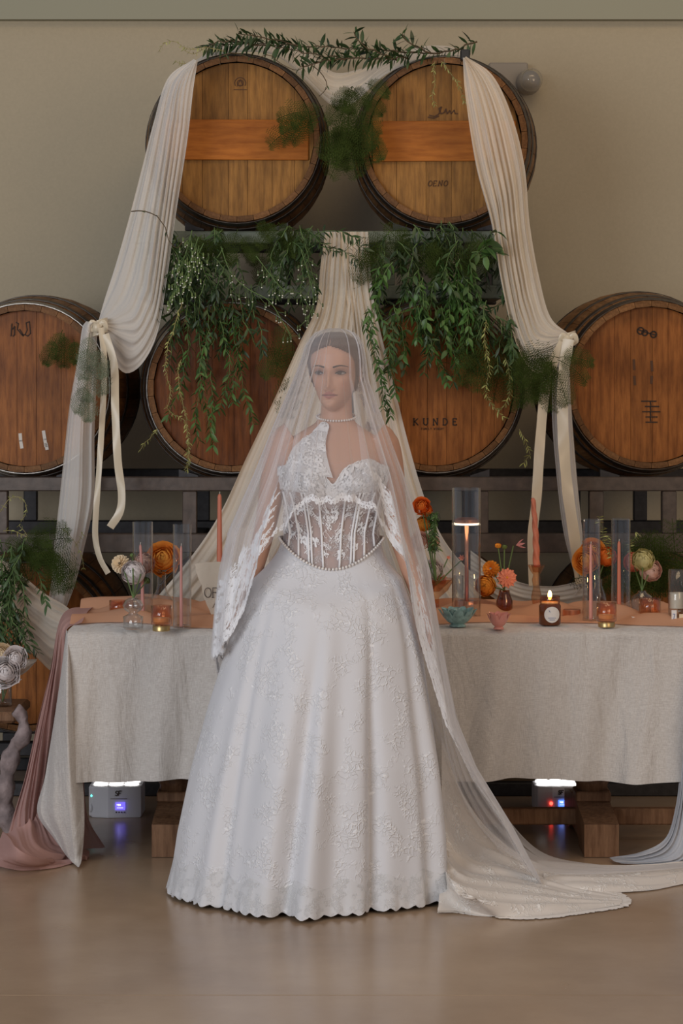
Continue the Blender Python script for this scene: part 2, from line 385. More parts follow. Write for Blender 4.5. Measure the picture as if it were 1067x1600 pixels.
# ---------------------------------------------------------------- lace motifs laid on a surface
class Surf:
    def __init__(s, G, out=None):
        s.G = G; s.nu, s.nv = G.shape[:2]
    def ev(s, u, v):
        u = min(max(u, 0), 1)*(s.nu-1); v = min(max(v, 0), 1)*(s.nv-1)
        i = min(int(u), s.nu-2); j = min(int(v), s.nv-2); a = u-i; b = v-j; G = s.G
        return (G[i, j]*(1-a)*(1-b)+G[i+1, j]*a*(1-b)+G[i, j+1]*(1-a)*b+G[i+1, j+1]*a*b)
    def frame(s, u, v):
        e = 0.02; a, b = max(u-e, 0), min(u+e, 1); c, d = max(v-e, 0), min(v+e, 1)
        su = (s.ev(b, v)-s.ev(a, v))/(b-a); sv = (s.ev(u, d)-s.ev(u, c))/(d-c)
        return su, sv
def motif_lines(kind, r):
    L = []
    def petal(ang, l, w, cx=0, cy=0, fill=True):
        c, s = math.cos(ang), math.sin(ang); pts = []
        for k in range(9):
            t = k/8*2*PI; x = l*(0.5-0.5*math.cos(t)); y = w*math.sin(t)*(0.4+0.6*x/l)
            pts.append((cx+x*c-y*s, cy+x*s+y*c))
        L.append((pts, fill))
    if kind == 0:
        n = r.choice((5, 6, 8))
        for k in range(n): petal(2*PI*k/n+r.random()*.2, 0.5, 0.17, fill=(k % 2 == 0))
        L.append(([(0.12*math.cos(t*PI/4), 0.12*math.sin(t*PI/4)) for t in range(9)], True))
    elif kind == 1:
        st = [(t/8-.5, 0.22*math.sin(t/8*PI*1.3)) for t in range(9)]; L.append((st, False))
        for k in range(1, 8):
            x, y = st[k]
            for sg in (-1, 1): petal(sg*(0.9), 0.26, 0.07, x, y, fill=(k+sg) % 3 > 0)
    else:
        sp = [((0.5-0.045*t)*math.cos(t*.75), (0.5-0.045*t)*math.sin(t*.75)) for t in range(10)]
        L.append((sp, False))
        for k in (1, 3, 5): petal(k*.75, 0.22, 0.08, *sp[k])
    return L
def lay_motif(mb, S, u, v, size, rot, kind, off=0.0015, width=0.0035, r=random, side=-1):
    su, sv = S.frame(u, v); lu = np.linalg.norm(su)+1e-6; lv = np.linalg.norm(sv)+1e-6
    nrm = np.cross(su, sv); nrm /= np.linalg.norm(nrm)+1e-9; nrm *= side
    c, s = math.cos(rot), math.sin(rot)
    def mp(x, y):
        X = size*(x*c-y*s); Y = size*(x*s+y*c)
        return S.ev(u+X/lu, v+Y/lv)+nrm*off
    for pts, fill in motif_lines(kind, r):
        Q = [mp(*p) for p in pts]; n = len(Q)
        if fill:
            ct = sum(Q)/n; mb.add([ct]+Q, [(0, i, i+1) for i in range(1, n)])
        else:
            V = []
            for i, p in enumerate(Q):
                t = Q[min(i+1, n-1)]-Q[max(i-1, 0)]; a = np.cross(t, nrm); a /= np.linalg.norm(a)+1e-9
                V += [p-a*width/2+nrm*.0005, p+a*width/2+nrm*.0005]
            mb.add(V, [(2*i, 2*i+1, 2*i+3, 2*i+2) for i in range(n-1)])

# ================================================================= THE SETTING
WY = 9.75
struct('wall_back', MB().box(-5, 5, WY, WY+0.15, 0, 4.4), 'wall')
m, nt, b = mk('polished_concrete'); setin(b, rough=0.22, spec=0.55)
tc = node(nt, 'ShaderNodeTexCoord'); n = node(nt, 'ShaderNodeTexNoise'); n.inputs['Scale'].default_value = 1.3; n.inputs['Detail'].default_value = 8; n.inputs['Roughness'].default_value = .6
nt.links.new(tc.outputs['Object'], n.inputs['Vector'])
r_ = ramp(nt, n.outputs['Fac'], [(0.3, (0.32, 0.215, 0.135)), (0.7, (0.50, 0.36, 0.235))]); nt.links.new(r_.outputs['Color'], b.inputs['Base Color'])
n2 = node(nt, 'ShaderNodeTexNoise'); n2.inputs['Scale'].default_value = 6; nt.links.new(tc.outputs['Object'], n2.inputs['Vector'])
mr = node(nt, 'ShaderNodeMapRange'); mr.inputs['To Min'].default_value = 0.16; mr.inputs['To Max'].default_value = 0.32
nt.links.new(n2.outputs['Fac'], mr.inputs['Value']); nt.links.new(mr.outputs['Result'], b.inputs['Roughness'])
M['concrete'] = m
JY = FP(533, 1555)[1]
fl = MB().box(-5, 5, 3.0, JY-0.003, -0.12, 0).box(-5, 5, JY+0.003, WY, -0.12, 0).box(-5, 5, JY-0.003, JY+0.003, -0.12, -0.008)
struct('floor', fl, 'concrete')
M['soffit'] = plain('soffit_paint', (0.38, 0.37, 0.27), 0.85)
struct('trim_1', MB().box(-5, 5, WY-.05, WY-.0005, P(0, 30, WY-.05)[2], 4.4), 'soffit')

# emergency lamp on the wall
bx_, by_, bz_ = P(795, 122, WY-0.03)
t = thing('emergency_light', 'beige emergency light box on the wall beside the right upper barrel', 'light', (bx_, WY, bz_))
obj('housing', MB().box(P(762, 0, WY)[0], P(823, 0, WY)[0], WY-0.07, WY, P(0, 145, WY)[2], P(0, 101, WY)[2], 0.006), 'fixture', t, False)
q = P(826, 128, WY-0.09)
lh = obj('lamp_head', MB().lathe([(0.012, -.05), (0.045, -.03), (0.052, 0.02), (0.05, .04)], (q[0], q[1], q[2]), 20, axis='y', cap1=True), 'fixture', t)
obj('lens', MB().lathe([(0.046, 0.0), (0.048, -0.02), (0.03, -.045), (0.01, -.05)], (q[0]+.004, q[1]-.05, q[2]), 20, axis='y', cap0=False, cap1=True), 'glass', lh)

# ================================================================= BARRELS
BL = 0.90; RE = 0.302; RM = 0.352
def br(t): return RE+(RM-RE)*(1-(2*t-1)**2)**0.9 if 0 < t < 1 else RE
NS = 30
def stave_mesh():
    mb = MB(); nk = 13; da = 2*PI/NS*0.975/2; V = []
    for k in range(nk):
        tt = k/(nk-1); y = tt*BL; R = br(tt); th = 0.019
        for R_, a in ((R, -da), (R+.0015, 0), (R, da), (R-th, da), (R-th, -da)):
            V.append((R_*math.sin(a), y, R_*math.cos(a)))
    Fc = []
    for k in range(nk-1):
        for i in range(5): Fc.append((k*5+i, k*5+(i+1) % 5, k*5+5+(i+1) % 5, k*5+5+i))
    Fc += [(4, 3, 2, 1, 0), tuple((nk-1)*5+i for i in range(5))]
    return mb.add(V, Fc).mesh('stave', M['stave'], False)
STAVE = stave_mesh()
def plank_mb(x0, x1, R, y0, y1):
    n = 5; xs = np.linspace(x0+.0006, x1-.0006, n); V = []; 
    zt = [math.sqrt(max(R*R-x*x, 1e-5)) for x in xs]
    ring = [(x, z) for x, z in zip(xs, zt)]+[(x, -z) for x, z in zip(xs[::-1], zt[::-1])]
    m_ = len(ring)
    for y in (y0, y1):
        for x, z in ring: V.append((x, y, z))
    Fc = [tuple(range(m_)), tuple(range(2*m_-1, m_-1, -1))]+[(i, m_+i, m_+(i+1) % m_, (i+1) % m_) for i in range(m_)]
    return MB().add(V, Fc)
HEADS = {}
def head_meshes(mat, n=7):
    if (mat, n) in HEADS: return HEADS[(mat, n)]
    R = 0.2815; rr = random.Random(n); ws = [0.8+0.5*rr.random() for _ in range(n)]; tot = sum(ws); x = -R; out = []
    for i, w_ in enumerate(ws):
        x2 = x+2*R*w_/tot; out.append(plank_mb(max(x, -R*.999), min(x2, R*.999), R, 0.030+.001*(i % 3), 0.052).mesh('head_plank', M[mat], False)); x = x2
    HEADS[(mat, n)] = out; return out
HOOP = {}
def hoop_mesh(y0, y1, mat):
    k = (round(y0, 3), mat)
    if k in HOOP: return HOOP[k]
    m_ = MB(); n = 56; pr = []
    for y, e in ((y0, .0005), (y0, .0035), (y1, .0035), (y1, .0005)):
        pr.append((br(y/BL)+e+0.001, y))
    m_.lathe(pr, (0, 0, 0), n, axis='y', cap0=False); me = m_.mesh('hoop', M[mat], True); me.set_sharp_from_angle(angle=0.6)
    HOOP[k] = me; return me
def link_child(name, me, parent, loc=(0, 0, 0), rot=(0, 0, 0), sc=1.0):
    o = bpy.data.objects.new(name, me); C.objects.link(o); o.parent = parent; o.location = loc; o.rotation_euler = rot
    o.scale = (sc, sc, sc) if not isinstance(sc, tuple) else sc; return o
def barrel(px, py, d, label, hmat, yaw=0.0, bar=False, hoopm='hoop', group='barrels on the racks', sub='head_plank', np_=7, rot=0.0):
    x, y, z = P(px, py, d)
    t = thing('wine_barrel', label, 'barrel', (x, y, z), group); t.rotation_euler = (0, 0, yaw)
    for k in range(NS): link_child('stave', STAVE, t, rot=(0, 2*PI*(k+.5)/NS, 0))
    for hy, hw, mm in ((0.010, .036, hoopm), (0.085, .030, 'hoop_dark'), (0.235, .032, 'hoop_dark'), (0.633, .032, 'hoop_dark'), (0.785, .03, 'hoop_dark'), (0.854, .036, 'hoop_dark')):
        link_child('hoop', hoop_mesh(hy, hy+hw, mm), t)
    for me in head_meshes(hmat, np_): link_child('head_plank', me, t, rot=(0, rot, 0))
    mb = MB().lathe([(0.28, 0.05), (0.28, 0.05+.02)], (0, 0, 0), 40, axis='y', cap0=True, cap1=True)
    o = obj('head_backing', mb, 'stave', None); o.parent = t
    if bar:
        m_ = MB().box(-.262, .262, 0.018, 0.031, -.075, .073, .002); o = obj('crossbar', m_, 'bar', None, False); o.parent = t
    # rear head
    o = obj('rear_head', MB().lathe([(0.276, BL-.05), (0.276, BL-.03)], (0, 0, 0), 40, axis='y', cap1=True), 'stave', None); o.parent = t
    return t
def strokes(lines, w_, depth=0.0012, y=0.0):
    """flat lettering strokes in the x-z plane facing the room"""
    mb = MB()
    for ln in lines:
        n = len(ln)
        for i in range(n-1):
            a = np.array(ln[i], float); b_ = np.array(ln[i+1], float); t_ = b_-a; L = np.linalg.norm(t_)
            if L < 1e-7: continue
            t_ /= L; p = np.array((-t_[1], t_[0]))*w_/2
            ww = 1.0
            q = [a-p-t_*w_*.2, a+p-t_*w_*.2, b_+p+t_*w_*.2, b_-p+t_*w_*.2]
            mb.add([(k[0], y-depth, k[1]) for k in q]+[(k[0], y, k[1]) for k in q], [(0, 1, 2, 3), (0, 4, 5, 1), (1, 5, 6, 2), (2, 6, 7, 3), (3, 7, 4, 0)])
    return mb
GL = {'K': [[(0, 0), (0, 1)], [(0, .45), (.6, 1)], [(.15, .55), (.65, 0)], [(-.1, 0), (.12, 0)], [(-.1, 1), (.12, 1)]],
      'U': [[(0, 1), (0, .3), (.12, .05), (.3, 0), (.48, .05), (.6, .3), (.6, 1)], [(-.1, 1), (.12, 1)], [(.48, 1), (.7, 1)]],
      'N': [[(0, 0), (0, 1), (.6, 0), (.6, 1)], [(-.1, 0), (.12, 0)], [(.48, 1), (.7, 1)]],
      'D': [[(0, 0), (0, 1), (.3, 1), (.55, .8), (.62, .5), (.55, .2), (.3, 0), (-.08, 0)]],
      'E': [[(.5, 1), (0, 1), (0, 0), (.52, 0), (.52, .15)], [(0, .52), (.38, .52)], [(.5, 1), (.5, .85)]],
      'O': [[(.35+.35*math.cos(a*PI/8), .5+.5*math.sin(a*PI/8)) for a in range(17)]],
      'R': [[(0, 0), (0, 1), (.35, 1), (.55, .88), (.55, .65), (.35, .52), (0, .52)], [(.3, .52), (.65, 0)], [(-.1, 0), (.12, 0)]],
      'S': [[(.55, .85), (.3, 1), (.05, .85), (.08, .6), (.5, .42), (.55, .15), (.3, 0), (0, .15)]],
      'F': [[(0, 0), (0, 1), (.55, 1)], [(0, .52), (.4, .52)]],
      'I': [[(.25, 0), (.25, 1)]], 'H': [[(0, 0), (0, 1)], [(.6, 0), (.6, 1)], [(0, .5), (.6, .5)]],
      'A': [[(0, 0), (.3, 1), (.6, 0)], [(.1, .35), (.5, .35)]], 'M': [[(0, 0), (0, 1), (.3, .4), (.6, 1), (.6, 0)]],
      'W': [[(0, 1), (.15, 0), (.3, .7), (.45, 0), (.6, 1)]], 'L': [[(0, 1), (0, 0), (.5, 0)]], 'Y': [[(0, 1), (.3, .5), (.6, 1)], [(.3, .5), (.3, 0)]],
      '1': [[(.1, .8), (.3, 1), (.3, 0)]], '0': [[(.3+.25*math.cos(a*PI/5), .5+.5*math.sin(a*PI/5)) for a in range(11)]], 'V': [[(0, 1), (.3, 0), (.6, 1)]], 'T': [[(0, 1), (.6, 1)], [(.3, 1), (.3, 0)]], 'B': [[(0, 0), (0, 1), (.4, .9), (.4, .6), (0, .52), (.5, .4), (.5, .1), (0, 0)]], ' ': []}
def word(s, x, z, h, sp=0.25, w_=None, slant=0.0):
    out = []; cx = x
    for ch in s:
        for ln in GL.get(ch, []): out.append([(cx+(a+slant*b_)*h, z+b_*h) for a, b_ in ln])
        cx += h*(0.65+sp)
    return out
def mark(t, lines, w_, mat='ink', y=0.0295, name='lettering', label=None):
    o = obj(name, strokes(lines, w_, y=y), mat, None, False); o.parent = t
    if label: o['label'] = label
    return o
B = {}
B['ul'] = barrel(370, 217, 8.60, 'left barrel of the top row, with an orange crossbar and small round stamp', 'head_a', 0.03, True, 'hoop_dark', 'barrels of the top row')
B['ur'] = barrel(694, 219, 8.60, 'right barrel of the top row, with an orange crossbar and faded script stamps', 'head_a', -0.045, True, 'hoop_dark', 'barrels of the top row', np_=6)
B['ml'] = barrel(38, 607, 8.50, 'middle row barrel cut by the left frame edge, looping brand above two white paint drips', 'head_b', -0.03, False, 'hoop', 'barrels of the middle row')
B['mcl'] = barrel(362, 606, 8.50, 'dark reddish barrel of the middle row behind trailing vines, left of the bride', 'head_c', 0.02, False, 'hoop', 'barrels of the middle row', np_=8)
B['mcr'] = barrel(682, 606, 8.50, 'middle row barrel with dark lettering right of the bride', 'head_b', 0.03, False, 'hoop', 'barrels of the middle row')
B['mr'] = barrel(1018, 601, 8.50, 'middle row barrel cut by the right frame edge, with vertical stencil marks', 'head_b', 0.05, False, 'hoop_dark', 'barrels of the middle row', np_=8)
for k, (px, lb) in enumerate(((38, 'bottom row barrel behind the draped swag at the far left'), (362, 'bottom row barrel behind the left half of the table'), (682, 'bottom row barrel behind the table right of the bride'), (1018, 'bottom row barrel behind the right end of the table'))):
    barrel(px, 1012, 8.52, lb, 'head_b' if k != 1 else 'head_c', 0.0, False, 'hoop_dark', 'barrels of the bottom row', np_=7+k % 2)
def circ(cx, cz, r, n=14, a0=0, a1=2*PI): return [(cx+r*math.cos(a0+(a1-a0)*i/n), cz+r*math.sin(a0+(a1-a0)*i/n)) for i in range(n+1)]
s_ = 8.6/F
mark(B['ul'], [circ(.012, .208, .020, 14, -.5, PI+.5), circ(.012, .208, .011), [(0, .196), (.012, .22), (.022, .2), (.004, .2)], [(-.012, .184), (.036, .184)]], .0028, 'ink_soft', name='round_stamp')
mark(B['ur'], [[(-.055, .095), (-.035, .09), (-.02, .1), (-.01, .125), (-.02, .12), (-.012, .1), (.0, .105), (.006, .118), (.01, .1), (.02, .112), (.026, .1), (.036, .113), (.04, .1), (.05, .1)], [(-.06, .088), (-.04, .084), (-.02, .092)]], .004, 'ink_soft', name='script_stamp')
mark(B['ur'], word('OENO', -.06, -.165, .019, .35, slant=.2), .0026, 'ink_soft', name='lettering')
mark(B['mcr'], word('KUNDE', -.08, -.135, .0235, .86), .004, 'ink')
mark(B['mcr'], word('FAMILY WINERY', -.052, -.152, .007, .25), .0013, 'ink_soft', name='small_lettering')
mark(B['ml'], [[(-.05, .235), (-.053, .19)], [(-.048, .215), (-.04, .225), (-.04, .195), (-.046, .19)], [(-.035, .24), (-.026, .235), (-.03, .215), (-.014, .195), (-.008, .19), (-.012, .2), (-.022, .215)], [(-.014, .195), (-.002, .195), (.006, .212), (.002, .238), (.014, .242), (.018, .2), (.008, .19), (-.002, .195)]], .004, name='looping_brand')
mark(B['ml'], [[(-.02, -.165), (-.018, -.19), (-.014, -.215)], [(.065, -.155), (.07, -.185), (.074, -.21)], [(.074, -.2), (.078, -.22)]], .012, 'chalk', name='paint_drip', label='white paint drips')
mark(B['mr'], [[(-.022+dx, -.06-k*.019), (.022+dx2, -.06-k*.019)] for k, (dx, dx2) in enumerate(((-.01, .0), (.004, .01), (-.006, .014), (.006, .004), (.006, .004)))]+[[(.0, -.06-k*.019), (.002, -.075-k*.019)] for k in range(4)], .0045, name='stencil_mark')
mark(B['mr'], [circ(-.035, .195, .012), circ(-.02, .188, .01), [(-.045, .2), (.0, .185), (.02, .18)], circ(.012, .182, .011)], .005, name='scribbled_stamp')
for ln in ([(-.06, .09), (-.058, .055)], [(.005, .085), (.007, .05)], [(-.058, .03), (-.056, .0)], [(.006, .03), (.004, .005)]): mark(B['mr'], [ln], .009, 'ink_soft', name='smudge')

# ================================================================= STEEL RACKS
def rack(label, z0, z1, d0, d1, x0, x1, posts, mat, matb, hb=0.055, ht=0.045, group='barrel racks'):
    t = thing('barrel_rack', label, 'rack', ((x0+x1)/2, d0, z0), group)
    for y in (d0, d1):
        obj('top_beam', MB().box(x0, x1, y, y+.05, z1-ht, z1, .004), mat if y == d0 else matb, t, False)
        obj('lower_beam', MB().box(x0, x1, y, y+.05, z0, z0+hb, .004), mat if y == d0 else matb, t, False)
        for p in posts: obj('post', MB().box(p-.026, p+.026, y+.002, y+.048, z0+hb, z1-ht, .003), mat if y == d0 else matb, t, False)
    for p in (x0+.03, posts[len(posts)//2], x1-.03):
        obj('cross_beam', MB().box(p-.02, p+.02, d0+.05, d1, z0+.008, z0+.043), matb, t, False)
    return t
def Z(py, d): return P(0, py, d)[2]
def X(px, d): return P(px, 0, d)[0]
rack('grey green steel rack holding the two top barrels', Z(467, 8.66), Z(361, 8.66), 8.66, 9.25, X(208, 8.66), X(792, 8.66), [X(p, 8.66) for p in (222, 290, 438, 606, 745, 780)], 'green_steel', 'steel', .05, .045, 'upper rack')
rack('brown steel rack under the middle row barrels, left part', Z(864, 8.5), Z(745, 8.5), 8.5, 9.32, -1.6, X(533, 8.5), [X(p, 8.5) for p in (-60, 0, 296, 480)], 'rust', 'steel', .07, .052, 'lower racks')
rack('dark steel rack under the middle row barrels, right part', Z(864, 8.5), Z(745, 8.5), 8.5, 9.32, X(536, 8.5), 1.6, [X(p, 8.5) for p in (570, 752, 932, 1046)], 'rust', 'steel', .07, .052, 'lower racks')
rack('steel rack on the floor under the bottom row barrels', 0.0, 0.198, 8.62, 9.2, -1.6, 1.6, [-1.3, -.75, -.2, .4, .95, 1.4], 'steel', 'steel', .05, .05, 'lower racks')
# wedges keep the barrels from rolling
for i, (px, d, py) in enumerate(((370, 8.7, 361), (694, 8.7, 361), (362, 8.54, 745), (682, 8.54, 745), (38, 8.54, 745), (1018, 8.54, 745))):
    for sg in (-1, 1):
        x = X(px, d); z = Z(py, d); w_ = MB()
        a = x+sg*.12; c = x+sg*.19
        w_.add([(a, d-.03, z+.001), (c, d-.03, z+.001), (c, d-.03, z+.028), (a, d-.03, z+.006), (a, d+.02, z+.001), (c, d+.02, z+.001), (c, d+.02, z+.028), (a, d+.02, z+.006)],
               [(0, 1, 2, 3), (7, 6, 5, 4), (0, 4, 5, 1), (1, 5, 6, 2), (2, 6, 7, 3), (3, 7, 4, 0)])
        nm = ('top left barrel', 'top right barrel', 'barrel left of the bride', 'lettered barrel', 'far left barrel', 'far right barrel')[i]
        solo('barrel_chock', w_, 'steel', 'dark steel chock under the %s side of the %s' % ('left' if sg < 0 else 'right', nm), 'chock', (x+sg*.155, d, z), 'chocks under the barrels', False)

# ================================================================= HANGING CLOTH
def PL(lst, d=None): return [P(*(q if len(q) == 3 else (*q, d))) for q in lst]
cl = thing('draped_swag', 'long ivory chiffon swag draped over both top barrels and tied back at both sides', 'fabric', P(520, 90, 8.7))
# over the barrel tops
over = drape([PL([(300, 100, 8.60), (340, 86, 8.60), (400, 81, 8.60), (440, 92, 8.62), (480, 128, 8.66), (520, 165, 8.72), (555, 158, 8.72), (600, 118, 8.66), (650, 96, 8.62), (700, 88, 8.60), (730, 93, 8.6)]),
              PL([(306, 94, 8.68), (340, 74, 8.72), (400, 72, 8.72), (445, 78, 8.74), (480, 108, 8.76), (520, 140, 8.78), (560, 130, 8.78), (600, 105, 8.74), (650, 88, 8.72), (700, 84, 8.70), (730, 88, 8.68)]),
              PL([(312, 92, 8.85), (345, 68, 8.9), (400, 66, 8.9), (445, 70, 8.9), (480, 80, 8.88), (520, 112, 8.86), (560, 108, 8.86), (600, 95, 8.88), (650, 74, 8.9), (700, 72, 8.88), (728, 84, 8.85)])],
             46, 90, .010, 3, 5, env=[.1, .1, .3, 1, 1, .4, .1, .1])
obj('top_swag', MB().grid(over), 'chiffon_w', cl)
left = drape([PL([(303, 92), (262, 122), (240, 190), (222, 260), (200, 345), (180, 415), (164, 465), (153, 504)], 8.42),
              PL([(305, 94), (278, 130), (260, 200), (243, 280), (226, 360), (210, 440), (190, 495), (156, 508)], 8.38),
              PL([(307, 94), (290, 130), (278, 210), (262, 300), (248, 390), (235, 470), (205, 525), (158, 511)], 8.36),
              PL([(309, 94), (302, 140), (293, 220), (276, 330), (262, 430), (246, 520), (222, 568), (196, 583), (176, 560), (160, 514)], 8.38)],
             90, 90, .022, 21, 7, env=[.15, .5, .9, 1.2, 1.2, 1.0, .5, .1])
obj('left_drape', MB().grid(left), 'chiffon', cl)
ltail = drape([PL([(150, 505), (131, 506), (122, 560), (108, 640), (95, 760), (84, 860), (78, 925), (60, 985)], 8.36),
               PL([(153, 505), (138, 508), (133, 560), (122, 640), (115, 760), (105, 860), (95, 930), (88, 980)], 8.30),
               PL([(158, 505), (152, 512), (150, 600), (147, 680), (146, 780), (130, 860), (116, 915), (100, 958)], 8.36)],
              44, 70, .016, 5, 3, env=[.1, .5, 1, 1, 1, 1, .8])
obj('left_tail', MB().grid(ltail), 'chiffon', cl)
low = drape([PL([(-40, 830), (0, 868), (22, 888), (66, 925), (100, 945), (112, 955)], 8.25),
             PL([(-40, 880), (0, 905), (40, 945), (80, 975), (100, 985)], 8.2),
             PL([(-40, 930), (0, 960), (30, 1000), (60, 1030), (82, 1049), (100, 1040)], 8.22)], 50, 40, .014, 8, 6, env=[1, 1, 1, .5])
obj('left_floor_swag', MB().grid(low), 'chiffon_w', cl)
low2 = drape([PL([(-40, 1010), (0, 1022), (30, 1030), (58, 1030)], 8.1), PL([(-40, 1050), (0, 1052), (30, 1048), (56, 1034)], 8.05), PL([(-40, 1068), (0, 1064), (35, 1054), (58, 1032)], 8.08)], 16, 30, .006, 2, 3)
obj('swag_end', MB().grid(low2), 'chiffon', cl)
right = drape([PL([(728, 88), (770, 118), (800, 180), (820, 260), (828, 350), (842, 430), (860, 495), (892, 524)], 8.42),
               PL([(726, 90), (752, 130), (778, 200), (798, 290), (810, 380), (826, 460), (848, 520), (890, 527)], 8.38),
               PL([(725, 90), (738, 130), (758, 210), (778, 300), (794, 390), (812, 480), (838, 545), (888, 530)], 8.36),
               PL([(723, 90), (727, 150), (744, 260), (768, 350), (781, 430), (797, 505), (814, 556), (838, 583), (864, 570), (888, 533)], 8.38)],
              90, 90, .022, 33, 7, env=[.15, .5, .9, 1.1, 1.1, 1.0, .5, .1])
obj('right_drape', MB().grid(right), 'chiffon_w', cl)
rtail = drape([PL([(878, 530), (866, 570), (862, 640), (868, 730), (880, 830), (900, 915), (880, 925)], 8.36),
               PL([(884, 530), (880, 570), (880, 640), (884, 740), (896, 830), (910, 905), (900, 930)], 8.30),
               PL([(892, 528), (890, 570), (893, 640), (901, 740), (910, 830), (917, 900), (912, 930)], 8.36)], 44, 60, .014, 9, 4)
obj('right_tail', MB().grid(rtail), 'chiffon', cl)
rlow = drape([PL([(735, 860), (800, 905), (860, 916), (915, 905)], 8.34), PL([(735, 885), (800, 925), (860, 934), (918, 925)], 8.3), PL([(735, 910), (800, 950), (860, 956), (918, 950)], 8.32)], 30, 40, .01, 4, 5)
obj('right_floor_swag', MB().grid(rlow), 'chiffon', cl)
# centre drape behind the bride
cd = thing('centre_drape', 'ivory chiffon panels falling from the upper rack and fanning out behind the bride', 'fabric', P(545, 362, 8.4))
dl = drape([PL([(508, 362, 8.5), (500, 420, 8.45), (494, 480, 8.4), (466, 540, 8.38), (428, 625, 8.36), (385, 715, 8.36), (345, 800, 8.36), (300, 868, 8.34), (235, 945, 8.3)]),
            PL([(525, 362, 8.5), (520, 430, 8.45), (512, 500, 8.4), (495, 600, 8.38), (460, 700, 8.36), (420, 800, 8.36), (370, 880, 8.34), (310, 955, 8.3)]),
            PL([(556, 362, 8.5), (558, 430, 8.45), (552, 500, 8.4), (540, 600, 8.38), (510, 720, 8.36), (490, 820, 8.36), (460, 900, 8.34), (430, 960, 8.3)])],
           90, 70, .02, 12, 7, env=[.6, .7, 1, 1, 1, 1])
obj('left_panel', MB().grid(dl), 'chiffon_w', cd)
dr = drape([PL([(532, 362, 8.5), (536, 430, 8.45), (545, 500, 8.4), (552, 620, 8.38), (560, 740, 8.36), (590, 850, 8.36), (620, 960, 8.3)]),
            PL([(552, 362, 8.5), (560, 430, 8.45), (566, 500, 8.4), (590, 620, 8.38), (610, 740, 8.36), (650, 850, 8.36), (690, 955, 8.3)]),
            PL([(575, 362, 8.5), (580, 430, 8.45), (588, 490, 8.4), (615, 600, 8.38), (640, 700, 8.36), (668, 790, 8.34), (705, 860, 8.32), (770, 925, 8.3)])],
           90, 70, .02, 17, 6, env=[.6, .7, 1, 1, 1, 1])
obj('right_panel', MB().grid(dr), 'chiffon_w', cd)

def ribbon(label, pts, w_, d, seed=0, curl=.5):
    A = strip(PL(pts, d), w_, 50, curl, seed)
    return solo('satin_ribbon', MB().grid(A), 'satin', label, 'ribbon', P(pts[0][0], pts[0][1], d), 'hanging satin ribbons')
ribbon('long narrow cream ribbon hanging from the left tie, with its end curling right', [(158, 512), (163, 570), (160, 650), (155, 730), (150, 800), (149, 840), (156, 872), (169, 896)], .021, 8.27, 1, .35)
ribbon('wider cream ribbon hanging from the left tie, with a pointed end', [(164, 522), (178, 570), (180, 640), (184, 720), (190, 770), (187, 800), (172, 824)], .028, 8.27, 3, .25)
ribbon('straight cream ribbon hanging from the right tie beside the twisted candle', [(880, 535), (858, 580), (850, 620), (843, 700), (838, 780), (832, 840), (834, 915)], .036, 8.27, 2, .3)
ribbon('broad shiny cream ribbon lying on the right tail of the swag', [(888, 530), (879, 600), (880, 680), (886, 760), (896, 830), (908, 912)], .04, 8.26, 5, .35)
def tie(label, px, py):
    c = P(px, py, 8.36); mb = MB()
    t = thing('ribbon_tie', label, 'tie', c, 'ribbon ties')
    g = []
    for k in range(25):
        a = 2*PI*k/24; g.append([(c[0]+.030*math.cos(a), c[1]+.04*math.sin(a), c[2]+zz+.01*math.cos(a)) for zz in (-.026, -.01, .01, .026)])
    obj('band', MB().grid(np.array(g)), 'satin', t)
    obj('knot', MB().ball((c[0]-.004, c[1]-.045, c[2]), .016, 10, 6, (1, .7, 1.3)), 'satin', t)
    for sg in (-1, 1):
        A = strip([(c[0], c[1]-.045, c[2]), (c[0]+sg*.02, c[1]-.05, c[2]+.02), (c[0]+sg*.028, c[1]-.045, c[2]-.005), (c[0]+sg*.006, c[1]-.04, c[2]-.008)], .016, 14)
        obj('loop', MB().grid(A), 'satin', t)
tie('cream satin tie gathering the left side of the swag', 155, 512)
tie('cream satin tie gathering the right side of the swag', 886, 532)
c = P(727, 86, 8.55)
solo('black_clip', MB().box(c[0]-.018, c[0]+.016, c[1]-.01, c[1]+.03, c[2]-.02, c[2]+.02, .004), 'black', 'small black clip holding the swag on top of the right upper barrel', 'clip', (c[0], c[1], c[2]-.02), None, False)

